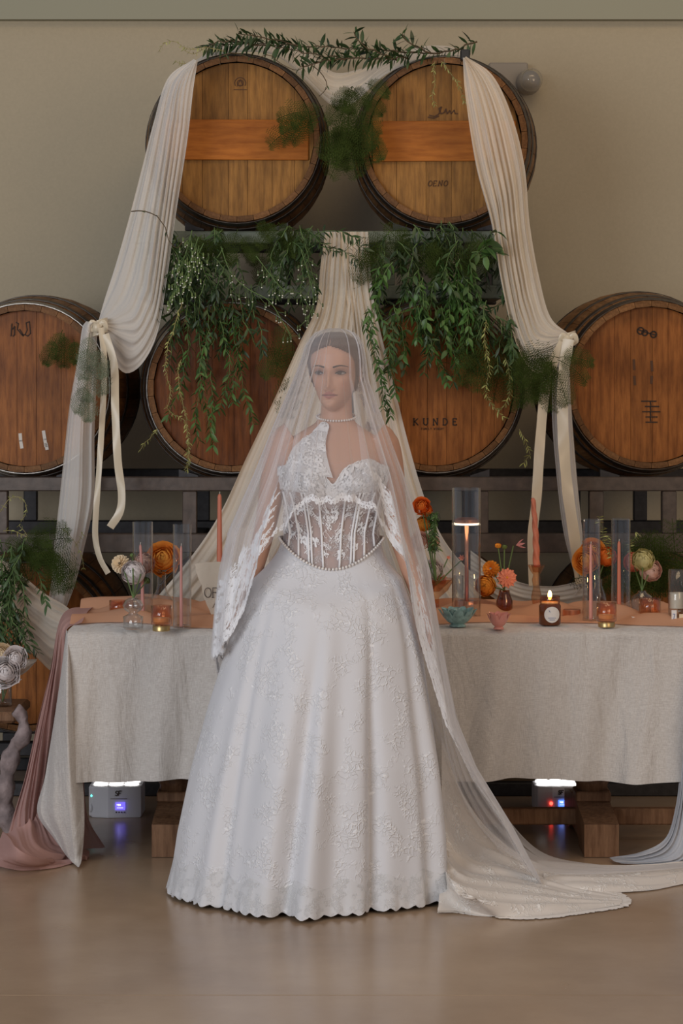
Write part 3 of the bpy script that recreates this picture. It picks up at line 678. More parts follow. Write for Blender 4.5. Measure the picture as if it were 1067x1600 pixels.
# ================================================================= TABLE
TX0, TX1 = X(106, 7.45), X(1078, 7.45); TF, TB = 7.45, 8.24
t = thing('trestle_table', 'long wooden trestle table under the linen cloth', 'table', ((TX0+TX1)/2, (TF+TB)/2, 0))
obj('tabletop', MB().box(TX0+.012, TX1-.012, TF+.012, TB-.012, TZ-.045, TZ-.006, .006), 'table_wood', t, False)
for px in (264, 940):
    d = 7.85; cx = X(px, 7.5)
    f_ = obj('pedestal', MB().lathe([(.052, .168), (.052, .185), (.06, .20), (.042, .215), (.054, .235), (.056, .25), (.034, .29), (.030, .33), (.045, .40), (.05, .47), (.03, .53), (.045, .56), (.06, .60), (.06, .684)], (cx, d-.05, 0), 24), 'table_wood', t)
    pr = [(7.50, 0.002), (7.50, .105), (7.56, .115), (7.68, .125), (7.75, .135), (7.95, .135), (8.02, .125), (8.12, .115), (8.18, .105), (8.18, .002), (8.0, .002), (7.95, .03), (7.72, .03), (7.66, .002)]
    mb = MB(); n = len(pr)
    for xx in (cx-.055, cx+.055): mb.v += [(xx, a, b_) for a, b_ in pr]
    mb.f += [tuple(range(n)), tuple(range(2*n-1, n-1, -1))]+[(i, n+i, n+(i+1) % n, (i+1) % n) for i in range(n)]
    obj('foot', mb, 'table_wood', t, False)
    obj('top_bearer', MB().box(cx-.04, cx+.04, TF+.08, TB-.08, TZ-.10, TZ-.045, .004), 'table_wood', t, False)
    for yy in (7.66, 8.02):
        pass
    obj('block', MB().box(cx-.058, cx+.058, 7.74, 7.86, .135, .168, .004), 'table_wood', t, False)
obj('stretcher', MB().box(X(264, 7.8), X(1067, 7.8), 7.78, 7.82, .052, .105, .004), 'table_wood', t, False)

# linen cloth: top sheet, front fall, left corner fall
nx, ns = 170, 70
G = np.zeros((nx, ns, 3)); drop = 0.455
for i in range(nx):
    u = i/(nx-1); x = TX0+(TX1-TX0)*u
    for j in range(ns):
        if j < 12:
            y = TB-(TB-TF-.015)*j/11; z = TZ; k = 0
        else:
            k = (j-12)/(ns-13); z = TZ-.012-drop*k*(1+.012*math.sin(u*9)+.01*math.sin(u*23)); y = TF-.006
        f = .010*math.sin(u*21+1.2*math.sin(u*5)+k*1.3)+.006*math.sin(u*47+k*2)+.005*math.sin(u*83+2*k)
        y2 = y-(0.010+k*.03+f*(k**.7)*2.6) if j >= 12 else y
        xx = x+(-0.008-.03*k*(1-u) if False else 0)-(.02*k*(1-u)-.0)+0.05*k*(1-u)**6
        G[i, j] = (xx, y2, z+.0006*math.sin(x*90)*math.sin(y*70))
tcl = thing('table_linen', 'natural linen tablecloth hanging over the front and left end of the table', 'tablecloth', ((TX0+TX1)/2, TF, TZ))
obj('top_and_front', MB().grid(G), 'linen', tcl)
# left corner: cloth falling in a long point to the floor
cor = drape([PL([(107, 987, 7.46), (112, 1060, 7.42), (120, 1150, 7.40), (130, 1228, 7.40), (132, 1290, 7.38), (128, 1340, 7.38)])+[FP(124, 1354, .01)],
             PL([(106, 986, 7.46), (105, 1060, 7.36), (104, 1150, 7.32), (105, 1230, 7.32), (112, 1300, 7.34), (118, 1345, 7.36)])+[FP(122, 1355, .01)],
             PL([(104, 985, 7.5), (95, 1060, 7.46), (84, 1140, 7.46), (72, 1215, 7.46), (60, 1270, 7.46), (85, 1310, 7.44), (108, 1342, 7.4), (120, 1353, 7.38)]),
             PL([(103, 984, 7.9), (95, 1060, 7.8), (84, 1140, 7.7), (72, 1215, 7.6), (66, 1268, 7.55), (88, 1310, 7.5), (110, 1342, 7.46), (121, 1352, 7.42)])], 60, 60, .012, 6, 3, env=[0, .6, 1, 1, .6, .1])
obj('left_corner_fall', MB().grid(cor), 'linen', tcl)
lend = drape([[(TX0, TF+.02, TZ-.002), (TX0-.01, TF+.03, .5), (TX0+.01, TF+.05, .24)], [(TX0, 7.9, TZ-.002), (TX0-.02, 7.9, .5), (TX0-.02, 7.9, .24)], [(TX0, TB, TZ-.002), (TX0-.02, TB, .5), (TX0-.02, TB, .24)]], 30, 20, .01, 3, 4, dirv=(-1, 0, 0))
obj('left_end_fall', MB().grid(lend), 'linen', tcl)
# right end cloth, pale blue grey, falling to the floor
rb = drape([PL([(1076, 985, 7.5), (1070, 1100, 7.42), (1063, 1200, 7.40), (1056, 1260, 7.38), (1040, 1310, 7.36), (1000, 1332, 7.36)])+[FP(952, 1340, .01)],
            PL([(1082, 985, 7.4), (1080, 1100, 7.32), (1076, 1200, 7.3), (1070, 1270, 7.3), (1050, 1330, 7.3)])+[FP(1010, 1346, .02), FP(960, 1346, .012)],
            PL([(1100, 985, 7.45), (1102, 1100, 7.3), (1105, 1200, 7.28), (1105, 1290, 7.28)])+[FP(1090, 1352, .02), FP(1040, 1352, .015), FP(975, 1350, .008)]], 50, 60, .02, 14, 4, env=[0, .6, 1, 1, .8, .3])
solo('grey_blue_cloth', MB().grid(rb), 'blue_cloth', 'pale grey-blue cloth falling to the floor at the right end of the table', 'fabric', (X(1080, 7.4), 7.35, 0))
# terracotta runner: bunched along the table, falling over the left end to the floor
rn = thing('chiffon_runner', 'terracotta and dusty rose chiffon runner bunched along the table and pooling at its left', 'table runner', (TX0, 7.9, TZ))
nx, ny = 220, 40; G = np.zeros((nx, ny, 3))
for i in range(nx):
    u = i/(nx-1); x = TX0-.012+(TX1-TX0+.02)*u
    yc = 7.86+.05*math.sin(u*9+1)+.03*math.sin(u*21); hw = .30+.05*math.sin(u*7)-.10*max(0, math.sin(u*17))*.6
    for j in range(ny):
        v = j/(ny-1)*2-1; y = min(yc+hw*v, TB-.01)
        edge = (1-v*v)**.5 if abs(v) < 1 else 0
        h = .040*edge*(0.75+0.5*math.sin(v*7+3*math.sin(u*6)+u*8))+.016*edge*math.sin(v*13-u*19+2*math.sin(u*11))+.006*math.sin(u*60+v*5)*edge+.005*math.sin(u*31+v*11+2*math.sin(v*4))*edge
        lump = .030*math.exp(-((u-.10)/.05)**2)*edge+.012*math.exp(-((u-.66)/.05)**2)*edge
        G[i, j] = (x, y, TZ+.004+max(h, 0)*.75+lump)
obj('bunched_runner', MB().grid(G), 'terracotta_cloth', rn)
fallc = drape([[ (TX0+.03, 7.58, TZ+.012)]+PL([(103, 987, 7.62), (100, 1050, 7.62), (92, 1120, 7.62), (84, 1200, 7.62), (74, 1250, 7.6), (66, 1285, 7.56), (70, 1310, 7.52)]),
               [ (TX0+.03, 7.75, TZ+.03)]+PL([(98, 972, 7.7), (86, 1050, 7.62), (72, 1130, 7.58), (56, 1200, 7.56), (42, 1262, 7.53), (36, 1300, 7.48), (40, 1325, 7.44)]),
               [ (TX0+.03, 7.95, TZ+.03)]+PL([(98, 960, 7.9), (78, 1050, 7.76), (58, 1130, 7.7), (40, 1210, 7.64), (22, 1270, 7.58), (14, 1298, 7.5), (6, 1330, 7.44)])],
              60, 80, .016, 19, 5, env=[.2, .5, 1, 1, 1.3, 1.3, .6])
obj('falling_end', MB().grid(fallc), 'mauve_cloth', rn)
pool = drape([[FP(66, 1262, .14), P(95, 1300, 7.5), P(125, 1325, 7.5), P(140, 1335, 7.48)],
              [FP(44, 1284, .12), P(72, 1318, 7.46), P(108, 1335, 7.46), P(136, 1340, 7.45)],
              [FP(14, 1296, .10), FP(28, 1326, .085), FP(62, 1345, .04), P(100, 1342, 7.43), P(130, 1341, 7.43)],
              [FP(-30, 1336, .02), FP(0, 1352, .015), FP(40, 1358, .008), FP(85, 1356, .004), FP(108, 1350, .004)]], 70, 60, .012, 5, 4, dirv=(0, -.3, 1))
obj('floor_pool', MB().grid(pool), 'mauve_cloth', rn)
# back part of the runner end seen under the table
bk = drape([[(TX0+.02, 7.7, .24), (TX0+.04, 7.66, .1), (TX0+.1, 7.62, .008)], [(TX0-.03, 7.66, .24), (TX0-.02, 7.62, .1), (TX0-.04, 7.56, .008)]], 16, 16, .008, 2, 3)
obj('inner_fold', MB().grid(bk), 'mauve_cloth', rn)

# ================================================================= TABLE THINGS
def s_at(d): return F/d
def cyl_glass(label, xl, xr, ytop, ybase, group='tall glass cylinders', th=.0018):
    x, y, z = TP((xl+xr)/2, ybase, TZ+.006); r = (xr-xl)/2*y/F; h = (ybase-ytop)*y/F
    mb = MB().lathe([(r*.6, 0), (r, .002), (r, h*.5), (r, h), (r-th, h), (r-th, h*.5), (r-th, .008), (.002, .007)], (x, y, z), 32)
    return solo('glass_cylinder', mb, 'glass', label, 'glass', (x, y, z), group, flat_angle=50)
def taper(label, px, ytop, ybase, r, mat, twist=False, y=None, z0=None, group='taper candles', lean=0):
    if y is None: x, y, z = TP(px, ybase, TZ+.014)
    else: x, _, z = P(px, ybase, y)
    h = (ybase-ytop)*y/F
    t = thing('taper_candle', label, 'candle', (x, y, z), group)
    mb = MB(); n = 20; m_ = 30; V = []
    for i in range(m_+1):
        k = i/m_; rr = r*(1-.35*k)*(1 if k < .97 else .55)
        for q in range(n):
            a = 2*PI*q/n; e = 1+(.16*math.cos(3*(a+k*9)) if twist else 0)
            V.append((x+lean*k*k+rr*e*math.cos(a), y+rr*e*math.sin(a), z+h*k))
    Fc = [(i*n+q, i*n+(q+1) % n, (i+1)*n+(q+1) % n, (i+1)*n+q) for i in range(m_) for q in range(n)]+[tuple(m_*n+q for q in range(n)), tuple(range(n-1, -1, -1))]
    obj('wax', mb.add(V, Fc), mat, t)
    obj('wick', MB().tube([(x+lean, y, z+h-.002), (x+lean+.001, y, z+h+.008)], .0012, 6), 'wick', t)
    return t
def votive(label, xl, xr, ytop, ybase, gold=True):
    x, y, z = TP((xl+xr)/2, ybase, TZ+.004); r = (xr-xl)/2*y/F; h = (ybase-ytop)*y/F
    t = thing('ribbed_votive', label, 'candle holder', (x, y, z), 'ribbed amber votives'); b0 = h*.22 if gold else .002
    if gold: obj('gold_base', MB().lathe([(r*.75, 0), (r*.85, .002), (r*.85, b0-.002), (r*.8, b0)], (x, y, z), 32, cap1=True), 'gold', t, flat_angle=40)
    obj('ribbed_cup', MB().lathe([(r*.80, b0+.0005), (r*.96, b0+.004), (r*.96, h*.6), (r*.96, h), (r*.88, h), (r*.86, h*.6), (r*.84, b0+.01), (.003, b0+.008)], (x, y, z), 72, 24, .06), 'amber', t)
    obj('wax', MB().lathe([(r*.8, b0+.011), (r*.8, b0+h*.3)], (x, y, z), 24, cap1=True), 'white_wax', t, flat_angle=40)
    return t
def budvase(label, px, ytop, ybase, prof, mat, h0=.006, group='bud vases', flute=0):
    """prof: (radius px, height fraction)"""
    x, y, z = TP(px, ybase, TZ+h0); k = y/F; h = (ybase-ytop)*k
    pr = [(a*k, b_*h) for a, b_ in prof]; pin = [(max(a-.0016, .001), b_) for a, b_ in reversed(pr)][:-1]
    mb = MB().lathe(pr+pin+[(.001, .004)], (x, y, z), 48 if flute else 24, flute, .05)
    return solo('bud_vase', mb, mat, label, 'vase', (x, y, z), group), (x, y, z+h)
def bloom_mb(c, r, kind, face=(0, -1, .35), seed=0):
    """layered petals around a centre; local axis n points out of the flower"""
    rr = random.Random(seed); mb = MB(); n = Vector(face).normalized(); a = n.cross(Vector((0, 0, 1))).normalized(); b_ = n.cross(a)
    c = Vector(c)
    def petal(ang, R, tilt, w_, h_, off, curl):
        da = a*math.cos(ang)+b_*math.sin(ang); dt = n.cross(da)
        V = []; N, K = 5, 5
        for i in range(K):
            t_ = i/(K-1); th = tilt*t_
            for j in range(N):
                s_ = (j/(N-1)*2-1); ww = w_*math.sin(PI*(.12+.62*t_))**.7*s_
                rad = off+R*math.sin(th+.15)*(1 if t_ < .99 else 1.03); hh = h_*(1-math.cos(th*.9))*1.0
                p = c+da*(rad*math.cos(ww*.6))+dt*(R*ww)+n*(-R*.45+hh+curl*(t_**3)*R*.3-abs(s_)**2*.06*R)
                V.append(p)
        mb.add(V, [(i*N+j, i*N+j+1, (i+1)*N+j+1, (i+1)*N+j) for i in range(K-1) for j in range(N-1)])
    if kind in ('ranunculus', 'rose'):
        ro = kind == 'rose'; layers = 6 if ro else 8
        for L in range(layers):
            f = (L+1)/layers; npt = (3 if L < 2 else 5) if ro else 4+L//2
            lip0 = math.radians(6+(62 if ro else 60)*f); R = r*((.28 if ro else .40)+(.85 if ro else .68)*f)
            for k in range(npt):
                ang = 2*PI*k/npt+L*1.13+rr.random()*.4; wid = (PI/npt)*(1.35 if ro else 1.25); V = []; N, K = 7, 6
                lip = lip0*rr.uniform(.9, 1.1); cz = -.30*R+(r-R)*.10
                for i in range(K):
                    t_ = i/(K-1)
                    for j in range(N):
                        s_ = (j/(N-1)*2-1); ph = lip+(math.radians(125)-lip)*(1-t_)+(.34 if ro else .26)*s_*s_*t_+.06*math.sin(s_*5+k*2)*t_
                        q = ang+s_*wid; fl = (1+(.24 if ro else .07)*t_**4+.03*s_*s_*t_)*(1+.02*math.sin(k*5+j*1.7)*t_)
                        V.append(c+(a*math.cos(q)+b_*math.sin(q))*(R*math.sin(ph)*fl)+n*(R*math.cos(ph)+cz))
                mb.add(V, [(i*N+j, i*N+j+1, (i+1)*N+j+1, (i+1)*N+j) for i in range(K-1) for j in range(N-1)])
        mb.ball(c, r*.26, 8, 6)
    elif kind == 'daisy':
        for L in range(2):
            for k in range(11):
                ang = 2*PI*k/11+L*.28; da = a*math.cos(ang)+b_*math.sin(ang); dt = n.cross(da); V = []; N, K = 3, 5
                for i in range(K):
                    t_ = i/(K-1)
                    for j in range(N):
                        s_ = j-1; ww = r*.17*math.sin(PI*(.15+.72*t_))
                        V.append(c+da*(r*(.08+.92*t_)*(1-.12*L))+dt*ww*s_+n*(r*(.15*L-.18*t_*t_+.1*abs(s_))))
                mb.add(V, [(i*N+j, i*N+j+1, (i+1)*N+j+1, (i+1)*N+j) for i in range(K-1) for j in range(N-1)])
    elif kind == 'dahlia':
        for L in range(6):
            np__ = 7+L*2; f = (L+1)/6
            for k in range(np__):
                ang = 2*PI*k/np__+L*.4; ph = (1-f)*1.35; da = a*math.cos(ang)+b_*math.sin(ang); dt = n.cross(da); V = []; N, K = 3, 4
                out = (da*math.cos(ph)+n*math.sin(ph))
                for i in range(K):
                    t_ = i/(K-1)
                    for j in range(N):
                        ww = r*.17*math.sin(PI*(.2+.66*t_)); V.append(c+out*(r*(.25+.75*t_))+dt*ww*(j-1)+n*(r*.06*abs(j-1))-n*r*.25*f*t_)
                mb.add(V, [(i*N+j, i*N+j+1, (i+1)*N+j+1, (i+1)*N+j) for i in range(K-1) for j in range(N-1)])
    else:   # bell / columbine: a few pointed petals around a cone
        for k in range(6):
            ang = 2*PI*k/6; da = a*math.cos(ang)+b_*math.sin(ang); dt = n.cross(da)
            V = [c, c+da*r*.35+dt*r*.16+n*r*.5, c+da*r*.35-dt*r*.16+n*r*.5, c+da*r*.6+n*r]
            mb.add(V, [(0, 1, 3, 2)])
    return mb
def flower(name, label, px, py, d, rpx, mat, kind, foot=None, face=(0, -1, .35), seed=0, group='flowers on the table', centre=None):
    c = P(px, py, d); r = rpx*d/F
    base = foot if foot is not None else (c[0], c[1]+.01, c[2]-.12)
    t = thing(name, label, 'flower', base, group)
    bl = obj('bloom', bloom_mb(c, r, kind, face, seed), mat, t)
    if centre: obj('centre', MB().ball((c[0], c[1]-r*.12, c[2]+.002), r*.16, 8, 5), centre, t)
    n = Vector(face).normalized(); s0 = Vector(c)-n*r*.3
    mid = (s0+Vector(base))/2+Vector((0, .01, -.0))
    obj('stem', MB().tube(crom([base, tuple(mid), tuple(s0)], 8), .0022, 6), 'stem', t)
    return t
VP = [(6, 0), (11, .03), (14, .2), (12, .4), (5, .52), (10, .62), (14, .78), (10, .92), (8, 1)]
# --- left group
cyl_glass('tall clear glass cylinder behind the white ranunculus at the left', 207, 239, 815, 968)
taper('dusty pink taper candle in the leftmost glass cylinder', 223, 851, 966, .0065, 'pink_wax', lean=-.008)
cyl_glass('tall clear glass cylinder right of the yellow rose', 270, 299, 819, 981)
taper('dusty pink taper candle in the cylinder right of the yellow rose', 283, 853, 979, .0055, 'pink_wax')
v1, top1 = budvase('clear ribbed bubble bud vase holding the white and cream ranunculus', 208, 934, 983, [(13, 0), (15, .05), (15, .40), (9, .46), (6, .52), (13, .62), (16, .75), (12, .92), (6, 1)], 'glass', flute=16)
v2, top2 = budvase('clear bottle-necked bud vase holding the yellow rose', 252, 893, 962, [(20, 0), (25, .08), (22, .3), (9, .55), (7, .7), (7, 1)], 'glass')
flower('ranunculus', 'cream ranunculus, leftmost bloom above the left bud vase', 188, 881, 7.72, 15, 'petal_cream', 'dahlia', top1, (-.4, -1, .4), 1)
flower('ranunculus', 'white ranunculus, lowest bloom above the left bud vase', 207, 894, 7.66, 17, 'petal_white', 'ranunculus', top1, (-.2, -1, .25), 2)
flower('ranunculus', 'blush ranunculus, right bloom above the left bud vase', 227, 880, 7.74, 15, 'petal_blush', 'ranunculus', top1, (.5, -1, .2), 3)
flower('flower_bud', 'green flower bud standing above the white ranunculus', 207, 866, 7.75, 4, 'bud', 'ranunculus', top1, (0, -.2, 1), 3)
flower('flower_bud', 'green bud hanging right below the blush ranunculus', 231, 906, 7.7, 5, 'bud', 'ranunculus', top1, (.5, -.2, .4), 5)
flower('rose', 'golden yellow open rose in the bottle-necked vase', 254, 872, 7.85, 21, 'petal_rose', 'rose', top2, (-.15, -1, .35), 4)
votive('ribbed amber votive with gold foot at the left front of the table', 236, 268, 946, 986)
votive('ribbed amber votive half hidden in the runner, far left on the table', 171, 198, 938, 966, False)
# taper behind the sign
cx, cy, cz = TP(343, 952, TZ+.014)
t = thing('candle_holder', 'small copper candle holder behind the paper sign', 'candle holder', (cx, cy, cz-.006), 'candle holders')
obj('cup', MB().lathe([(.03, 0), (.03, .005), (.008, .012), (.008, .12), (.014, .13), (.014, .145), (.010, .147)], (cx, cy, cz-.006), 20, cap1=True), 'copper', t)
taper('terracotta taper candle standing tall behind the paper sign', 343, 772, 900, .0105, 'terra_wax', y=cy)
# paper sign
sd = 7.62
t = thing('paper_sign', 'torn-edged paper sign with dark lettering, partly behind the bride', 'sign', P(370, 975, sd))
L_ = [(303, 882), (318, 880), (345, 879), (380, 880), (420, 879), (440, 880), (440, 973), (400, 974), (350, 968), (331, 965), (325, 950), (318, 935), (314, 915), (307, 900)]
jr = random.Random(3); V = []; n = len(L_)
pts = []
for i in range(n):
    a, b_ = L_[i], L_[(i+1) % n]
    for k in range(4): pts.append((a[0]+(b_[0]-a[0])*k/4+jr.uniform(-.6, .6), a[1]+(b_[1]-a[1])*k/4+jr.uniform(-.6, .6)))
n = len(pts); mb = MB()
for dd in (0, .003): mb.v += [(P(a, b_, sd)[0], sd+dd+.00035*(980-b_), P(a, b_, sd)[2]) for a, b_ in pts]
mb.f += [tuple(range(n)), tuple(range(2*n-1, n-1, -1))]+[(i, n+i, n+(i+1) % n, (i+1) % n) for i in range(n)]
obj('card', mb, 'paper', t, False)
x0 = X(319, sd); z0 = Z(934, sd); hh = 15*sd/F
o = obj('lettering', strokes(word('ORDER', x0, z0, hh, .22), .0022, y=sd+.013), 'text', t, False)
sc = [[(X(332, sd), Z(950, sd)), (X(336, sd), Z(942, sd)), (X(338, sd), Z(946, sd)), (X(341, sd), Z(940, sd)), (X(343, sd), Z(948, sd)), (X(348, sd), Z(944, sd)), (X(356, sd), Z(946, sd)), (X(360, sd), Z(941, sd))], [(X(335, sd), Z(945, sd)), (X(345, sd), Z(943, sd))]]
obj('script', strokes(sc, .0012, y=sd+.009), 'ink_soft', t, False)
x, y, z = TP(352, 968, TZ+.006)
obj('easel_back', MB().box(x-.02, x+.02, sd+.045, sd+.05, TZ+.006, TZ+.13), 'copper', t, False)
q = P(380, 825, 8.0)
solo('blank_card', MB().box(X(362, 8.0), X(420, 8.0), 8.0, 8.004, TZ+.006, q[2]), 'paper', 'pale upright card behind the paper sign, mostly hidden by the veil', 'card', (q[0], 8.0, TZ+.006), None, False)
x, y, z = TP(308, 958, TZ+.004)
solo('amber_dish', MB().lathe([(.012, 0), (.025, .004), (.034, .02), (.034, .026), (.03, .026), (.022, .01), (.002, .006)], (x, y, z), 24), 'amber', 'small amber glass dish left of the paper sign', 'dish', (x, y, z))
# --- right group
x, y, z = TP(729, 962, TZ+.006)
t = thing('led_table_lamp', 'copper LED table lamp with a lit disc head inside a tall glass', 'lamp', (x, y, z)); k = y/F
obj('base', MB().lathe([(18*k, 0), (19*k, .002), (19*k, 22*k), (18*k, 24*k)], (x, y, z), 32, cap1=True), 'copper', t, flat_angle=40)
obj('stem', MB().tube([(x, y, z+24*k), (x, y, z+140*k)], 3.2*k, 12), 'copper', t)
dsk = obj('disc_head', MB().lathe([(19*k, 145*k), (19*k, 150*k), (14*k, 153*k)], (x, y, z), 32, cap1=True), 'copper', t, flat_angle=40)
obj('led_ring', MB().lathe([(19.5*k, 142*k), (20*k, 145*k)], (x, y, z), 32, cap1=True), 'led_warm', dsk)
cyl_glass('tallest glass cylinder, around the copper LED lamp', 706, 751, 762, 968)
vv, tp = budvase('small clear glass tumbler left of the LED lamp', 716, 899, 950, [(7, 0), (8, .1), (8, 1)], 'glass', .008)
vv, top3 = budvase('smoky amber bud vase holding orange flowers', 788, 922, 964, [(12, 0), (13, .06), (13, .6), (9, .85), (8, 1)], 'brown_glass')
flower('ranunculus', 'orange-yellow ranunculus, upper left in the amber vase', 767, 889, 7.9, 14, 'petal_gold', 'dahlia', top3, (-.3, -1, .4), 7)
flower('ranunculus', 'golden ranunculus, lowest in the amber vase', 758, 915, 7.86, 15, 'petal_gold', 'ranunculus', top3, (-.3, -1, .1), 8)
flower('daisy', 'coral open daisy-shaped flower in the amber vase', 792, 903, 7.8, 16, 'petal_coral', 'daisy', top3, (.05, -1, .15), 9, centre='petal_gold')
flower('columbine', 'pink pointed columbine above the amber vase', 806, 852, 7.9, 14, 'petal_pink', 'bell', top3, (1, -.3, .25), 10)
flower('flower_bud', 'small orange bud, left of the two above the amber vase', 778, 851, 7.9, 4.5, 'petal_gold', 'ranunculus', top3, (0, -.3, 1), 11)
flower('flower_bud', 'small green bud, right of the two above the amber vase', 788, 853, 7.9, 4, 'bud', 'ranunculus', top3, (0, -.3, 1), 12)
def petal_bowl(name, label, px, ybase, rpx, hpx, mat, n=8):
    x, y, z = TP(px, ybase, TZ+.003); k = y/F; R, h = rpx*k, hpx*k
    t = thing(name, label, 'bowl', (x, y, z), 'flower-shaped bowls')
    obj('foot', MB().lathe([(R*.42, 0), (R*.42, h*.08), (R*.3, h*.2)], (x, y, z), 24, cap1=True), mat, t)
    for L in range(2):
        for q in range(n):
            a0 = 2*PI*q/n+L*PI/n; V = []; K, N = 5, 5
            for i in range(K):
                t_ = i/(K-1)
                for j in range(N):
                    s_ = (j/(N-1)*2-1); a = a0+s_*(PI/n)*1.15*math.sin(PI*(.3+.5*t_))
                    rad = (R*(.28+.72*t_**.8))*(1-.14*s_*s_*t_)*(1-.12*L); hh = h*(.15+.85*t_**1.3)*(1-.10*s_*s_)+L*.003
                    V.append((x+rad*math.cos(a), y+rad*math.sin(a), z+hh))
            obj('petal', MB().add(V, [(i*N+j, i*N+j+1, (i+1)*N+j+1, (i+1)*N+j) for i in range(K-1) for j in range(N-1)]), mat, t)
petal_bowl('ceramic_bowl', 'teal glazed flower-shaped bowl at the table edge beside the gown', 715, 979, 31, 28, 'teal')
petal_bowl('ceramic_bowl', 'small pink flower-shaped bowl in front of the amber vase', 779, 983, 19, 25, 'pink_glass', 6)
x, y, z = TP(838, 962, TZ+.008); k = y/F
mb = MB().lathe([(20*k, 0), (19*k, 3*k), (8*k, 8*k), (6*k, 18*k), (8*k, 30*k), (5*k, 45*k), (7*k, 56*k), (5*k, 64*k), (9*k, 70*k), (13*k, 78*k), (14*k, 79*k), (8*k, 80*k), (5*k, 68*k)], (x, y, z), 24, 8, .05, cap1=True)
solo('glass_candlestick', mb, 'amber', 'amber glass candlestick holding the twisted terracotta candle', 'candle holder', (x, y, z), 'candle holders')
taper('twisted terracotta taper in the amber glass candlestick', 838, 778, 886, .0115, 'terra_wax', True, y=y, lean=-.012)
# jar candle
x, y, z = TP(859, 976, TZ+.004); k = y/F; r = 17*k
t = thing('jar_candle', 'lit amber glass jar candle with a round white label', 'candle', (x, y, z))
obj('jar', MB().lathe([(r*.9, 0), (r, .003), (r, 30*k), (r*.88, 33*k)], (x, y, z), 32), 'jar_glass', t)
obj('collar', MB().lathe([(r*.88, 33*k), (r*.93, 34*k), (r*.93, 36*k), (r*.9, 37*k), (r*.93, 38*k), (r*.93, 41*k), (r*.9, 42*k), (r*.93, 43*k), (r*.93, 45*k), (r*.8, 45*k), (r*.8, 36*k)], (x, y, z), 32), 'brown_glass', t)
obj('wax', MB().lathe([(r*.78, 30*k), (r*.78, 36*k)], (x, y, z), 24, cap1=True), 'white_wax', t)
obj('flame', MB().ball((x, y-.0, z+46*k), 4*k, 10, 8, (.8, .8, 1.9)), 'flame', t)
GL_ = np.array([[(x+2*k+12*k*w2*math.cos(2*PI*q/28), y-math.sqrt(max(r*r-(2*k+12*k*w2*math.cos(2*PI*q/28))**2, 0))-.0016, z+17*k+12.5*k*w2*math.sin(2*PI*q/28)) for w2 in (.02, .25, .5, .75, 1)] for q in range(28)])
obj('label', MB().grid(GL_, True), 'paper_w', t)
obj('label_print', strokes([[(x-3*k, z+24*k), (x-1*k, z+21*k)], [(x-4*k, z+12*k), (x+8*k, z+12*k)], [(x-2*k, z+9*k), (x+6*k, z+9*k)]], .0012, y=y-r-.0018), 'blue_ink', t, False)
pl = bpy.data.lights.new('flame_light', 'POINT'); pl.energy = .25; pl.color = (1, .55, .2); pl.shadow_soft_size = .008
po = bpy.data.objects.new('flame_light', pl); C.objects.link(po); po.location = (x, y, z+.125)
x, y, z = TP(893, 964, TZ+.012); k = y/F
solo('copper_lid', MB().lathe([(13*k, 0), (14*k, .001), (14*k, 11*k), (13*k, 12*k)], (x, y, z), 24, cap1=True), 'copper', 'round copper lid lying right of the lit jar candle', 'lid', (x, y, z), None, flat_angle=40)
cyl_glass('tall glass cylinder in front of the orange blooms, right side', 910, 938, 811, 970)
taper('dusty pink taper in the glass cylinder with the gold flower behind it', 923, 850, 968, .0062, 'pink_wax')
cyl_glass('tall glass cylinder, rightmost of the pair at the right', 955, 985, 810, 964)
taper('terracotta taper in the rightmost tall glass cylinder', 967, 846, 962, .0075, 'terra_wax')
votive('ribbed amber votive with gold foot at the right front of the table', 932, 963, 942, 980)
votive('wide ribbed amber votive at the right, beside the clear glass', 998, 1032, 935, 970, False)
vv, top4 = budvase('clear bud vase behind the right pair of glass cylinders', 935, 905, 952, [(10, 0), (14, .1), (12, .5), (6, .8), (6, 1)], 'glass', .01)
flower('tulip', 'golden ruffled flower, leftmost behind the right cylinders', 914, 876, 8.05, 17, 'petal_rose', 'rose', top4, (-.6, -1, .2), 14)
flower('tulip', 'golden ruffled flower seen through the glass cylinder', 927, 860, 8.1, 16, 'petal_rose', 'rose', top4, (.2, -1, .4), 15)
flower('ranunculus', 'deep orange ranunculus between the right pair of cylinders', 949, 869, 8.1, 14, 'petal_orange', 'ranunculus', top4, (.2, -1, .3), 16)
vv, top5 = budvase('low ribbed clear bud vase under the pink and yellow ranunculus', 1003, 923, 962, [(12, 0), (15, .1), (17, .5), (15, .8), (7, .92), (6, 1)], 'glass', .01, flute=16)
flower('ranunculus', 'coral ranunculus, left bloom of the right bouquet', 987, 878, 7.98, 14, 'petal_coral', 'ranunculus', top5, (-.8, -1, .2), 17)
flower('ranunculus', 'yellow-green ranunculus, top bloom of the right bouquet', 1005, 874, 7.92, 16, 'petal_lime', 'ranunculus', top5, (-.1, -1, .3), 18)
flower('ranunculus', 'pale blush ranunculus, lowest bloom of the right bouquet', 1018, 891, 7.94, 16, 'petal_ranblush', 'ranunculus', top5, (.3, -1, .1), 19)
x, y, z = TP(1058, 974, TZ+.004); k = y/F; r = 14*k
t = thing('candle_glass', 'clear glass with a white pillar candle and small label at the right edge', 'candle', (x, y, z))
obj('glass', MB().lathe([(r*.9, 0), (r, .002), (r, 84*k), (r*.94, 84*k), (r*.94, .006), (.001, .005)], (x, y, z), 32), 'glass', t)
obj('wax', MB().lathe([(r*.88, 24*k), (r*.88, 48*k)], (x, y, z), 24, cap1=True), 'white_wax', t, flat_angle=40)
obj('label', MB().box(x-11*k, x-3*k, y-r-.002, y-r-.001, z+2*k, z+22*k), 'paper_w', t, False)
obj('label', MB().box(x+1*k, x+9*k, y-r-.002, y-r-.001, z+1*k, z+16*k), 'petal_cream', t, False)
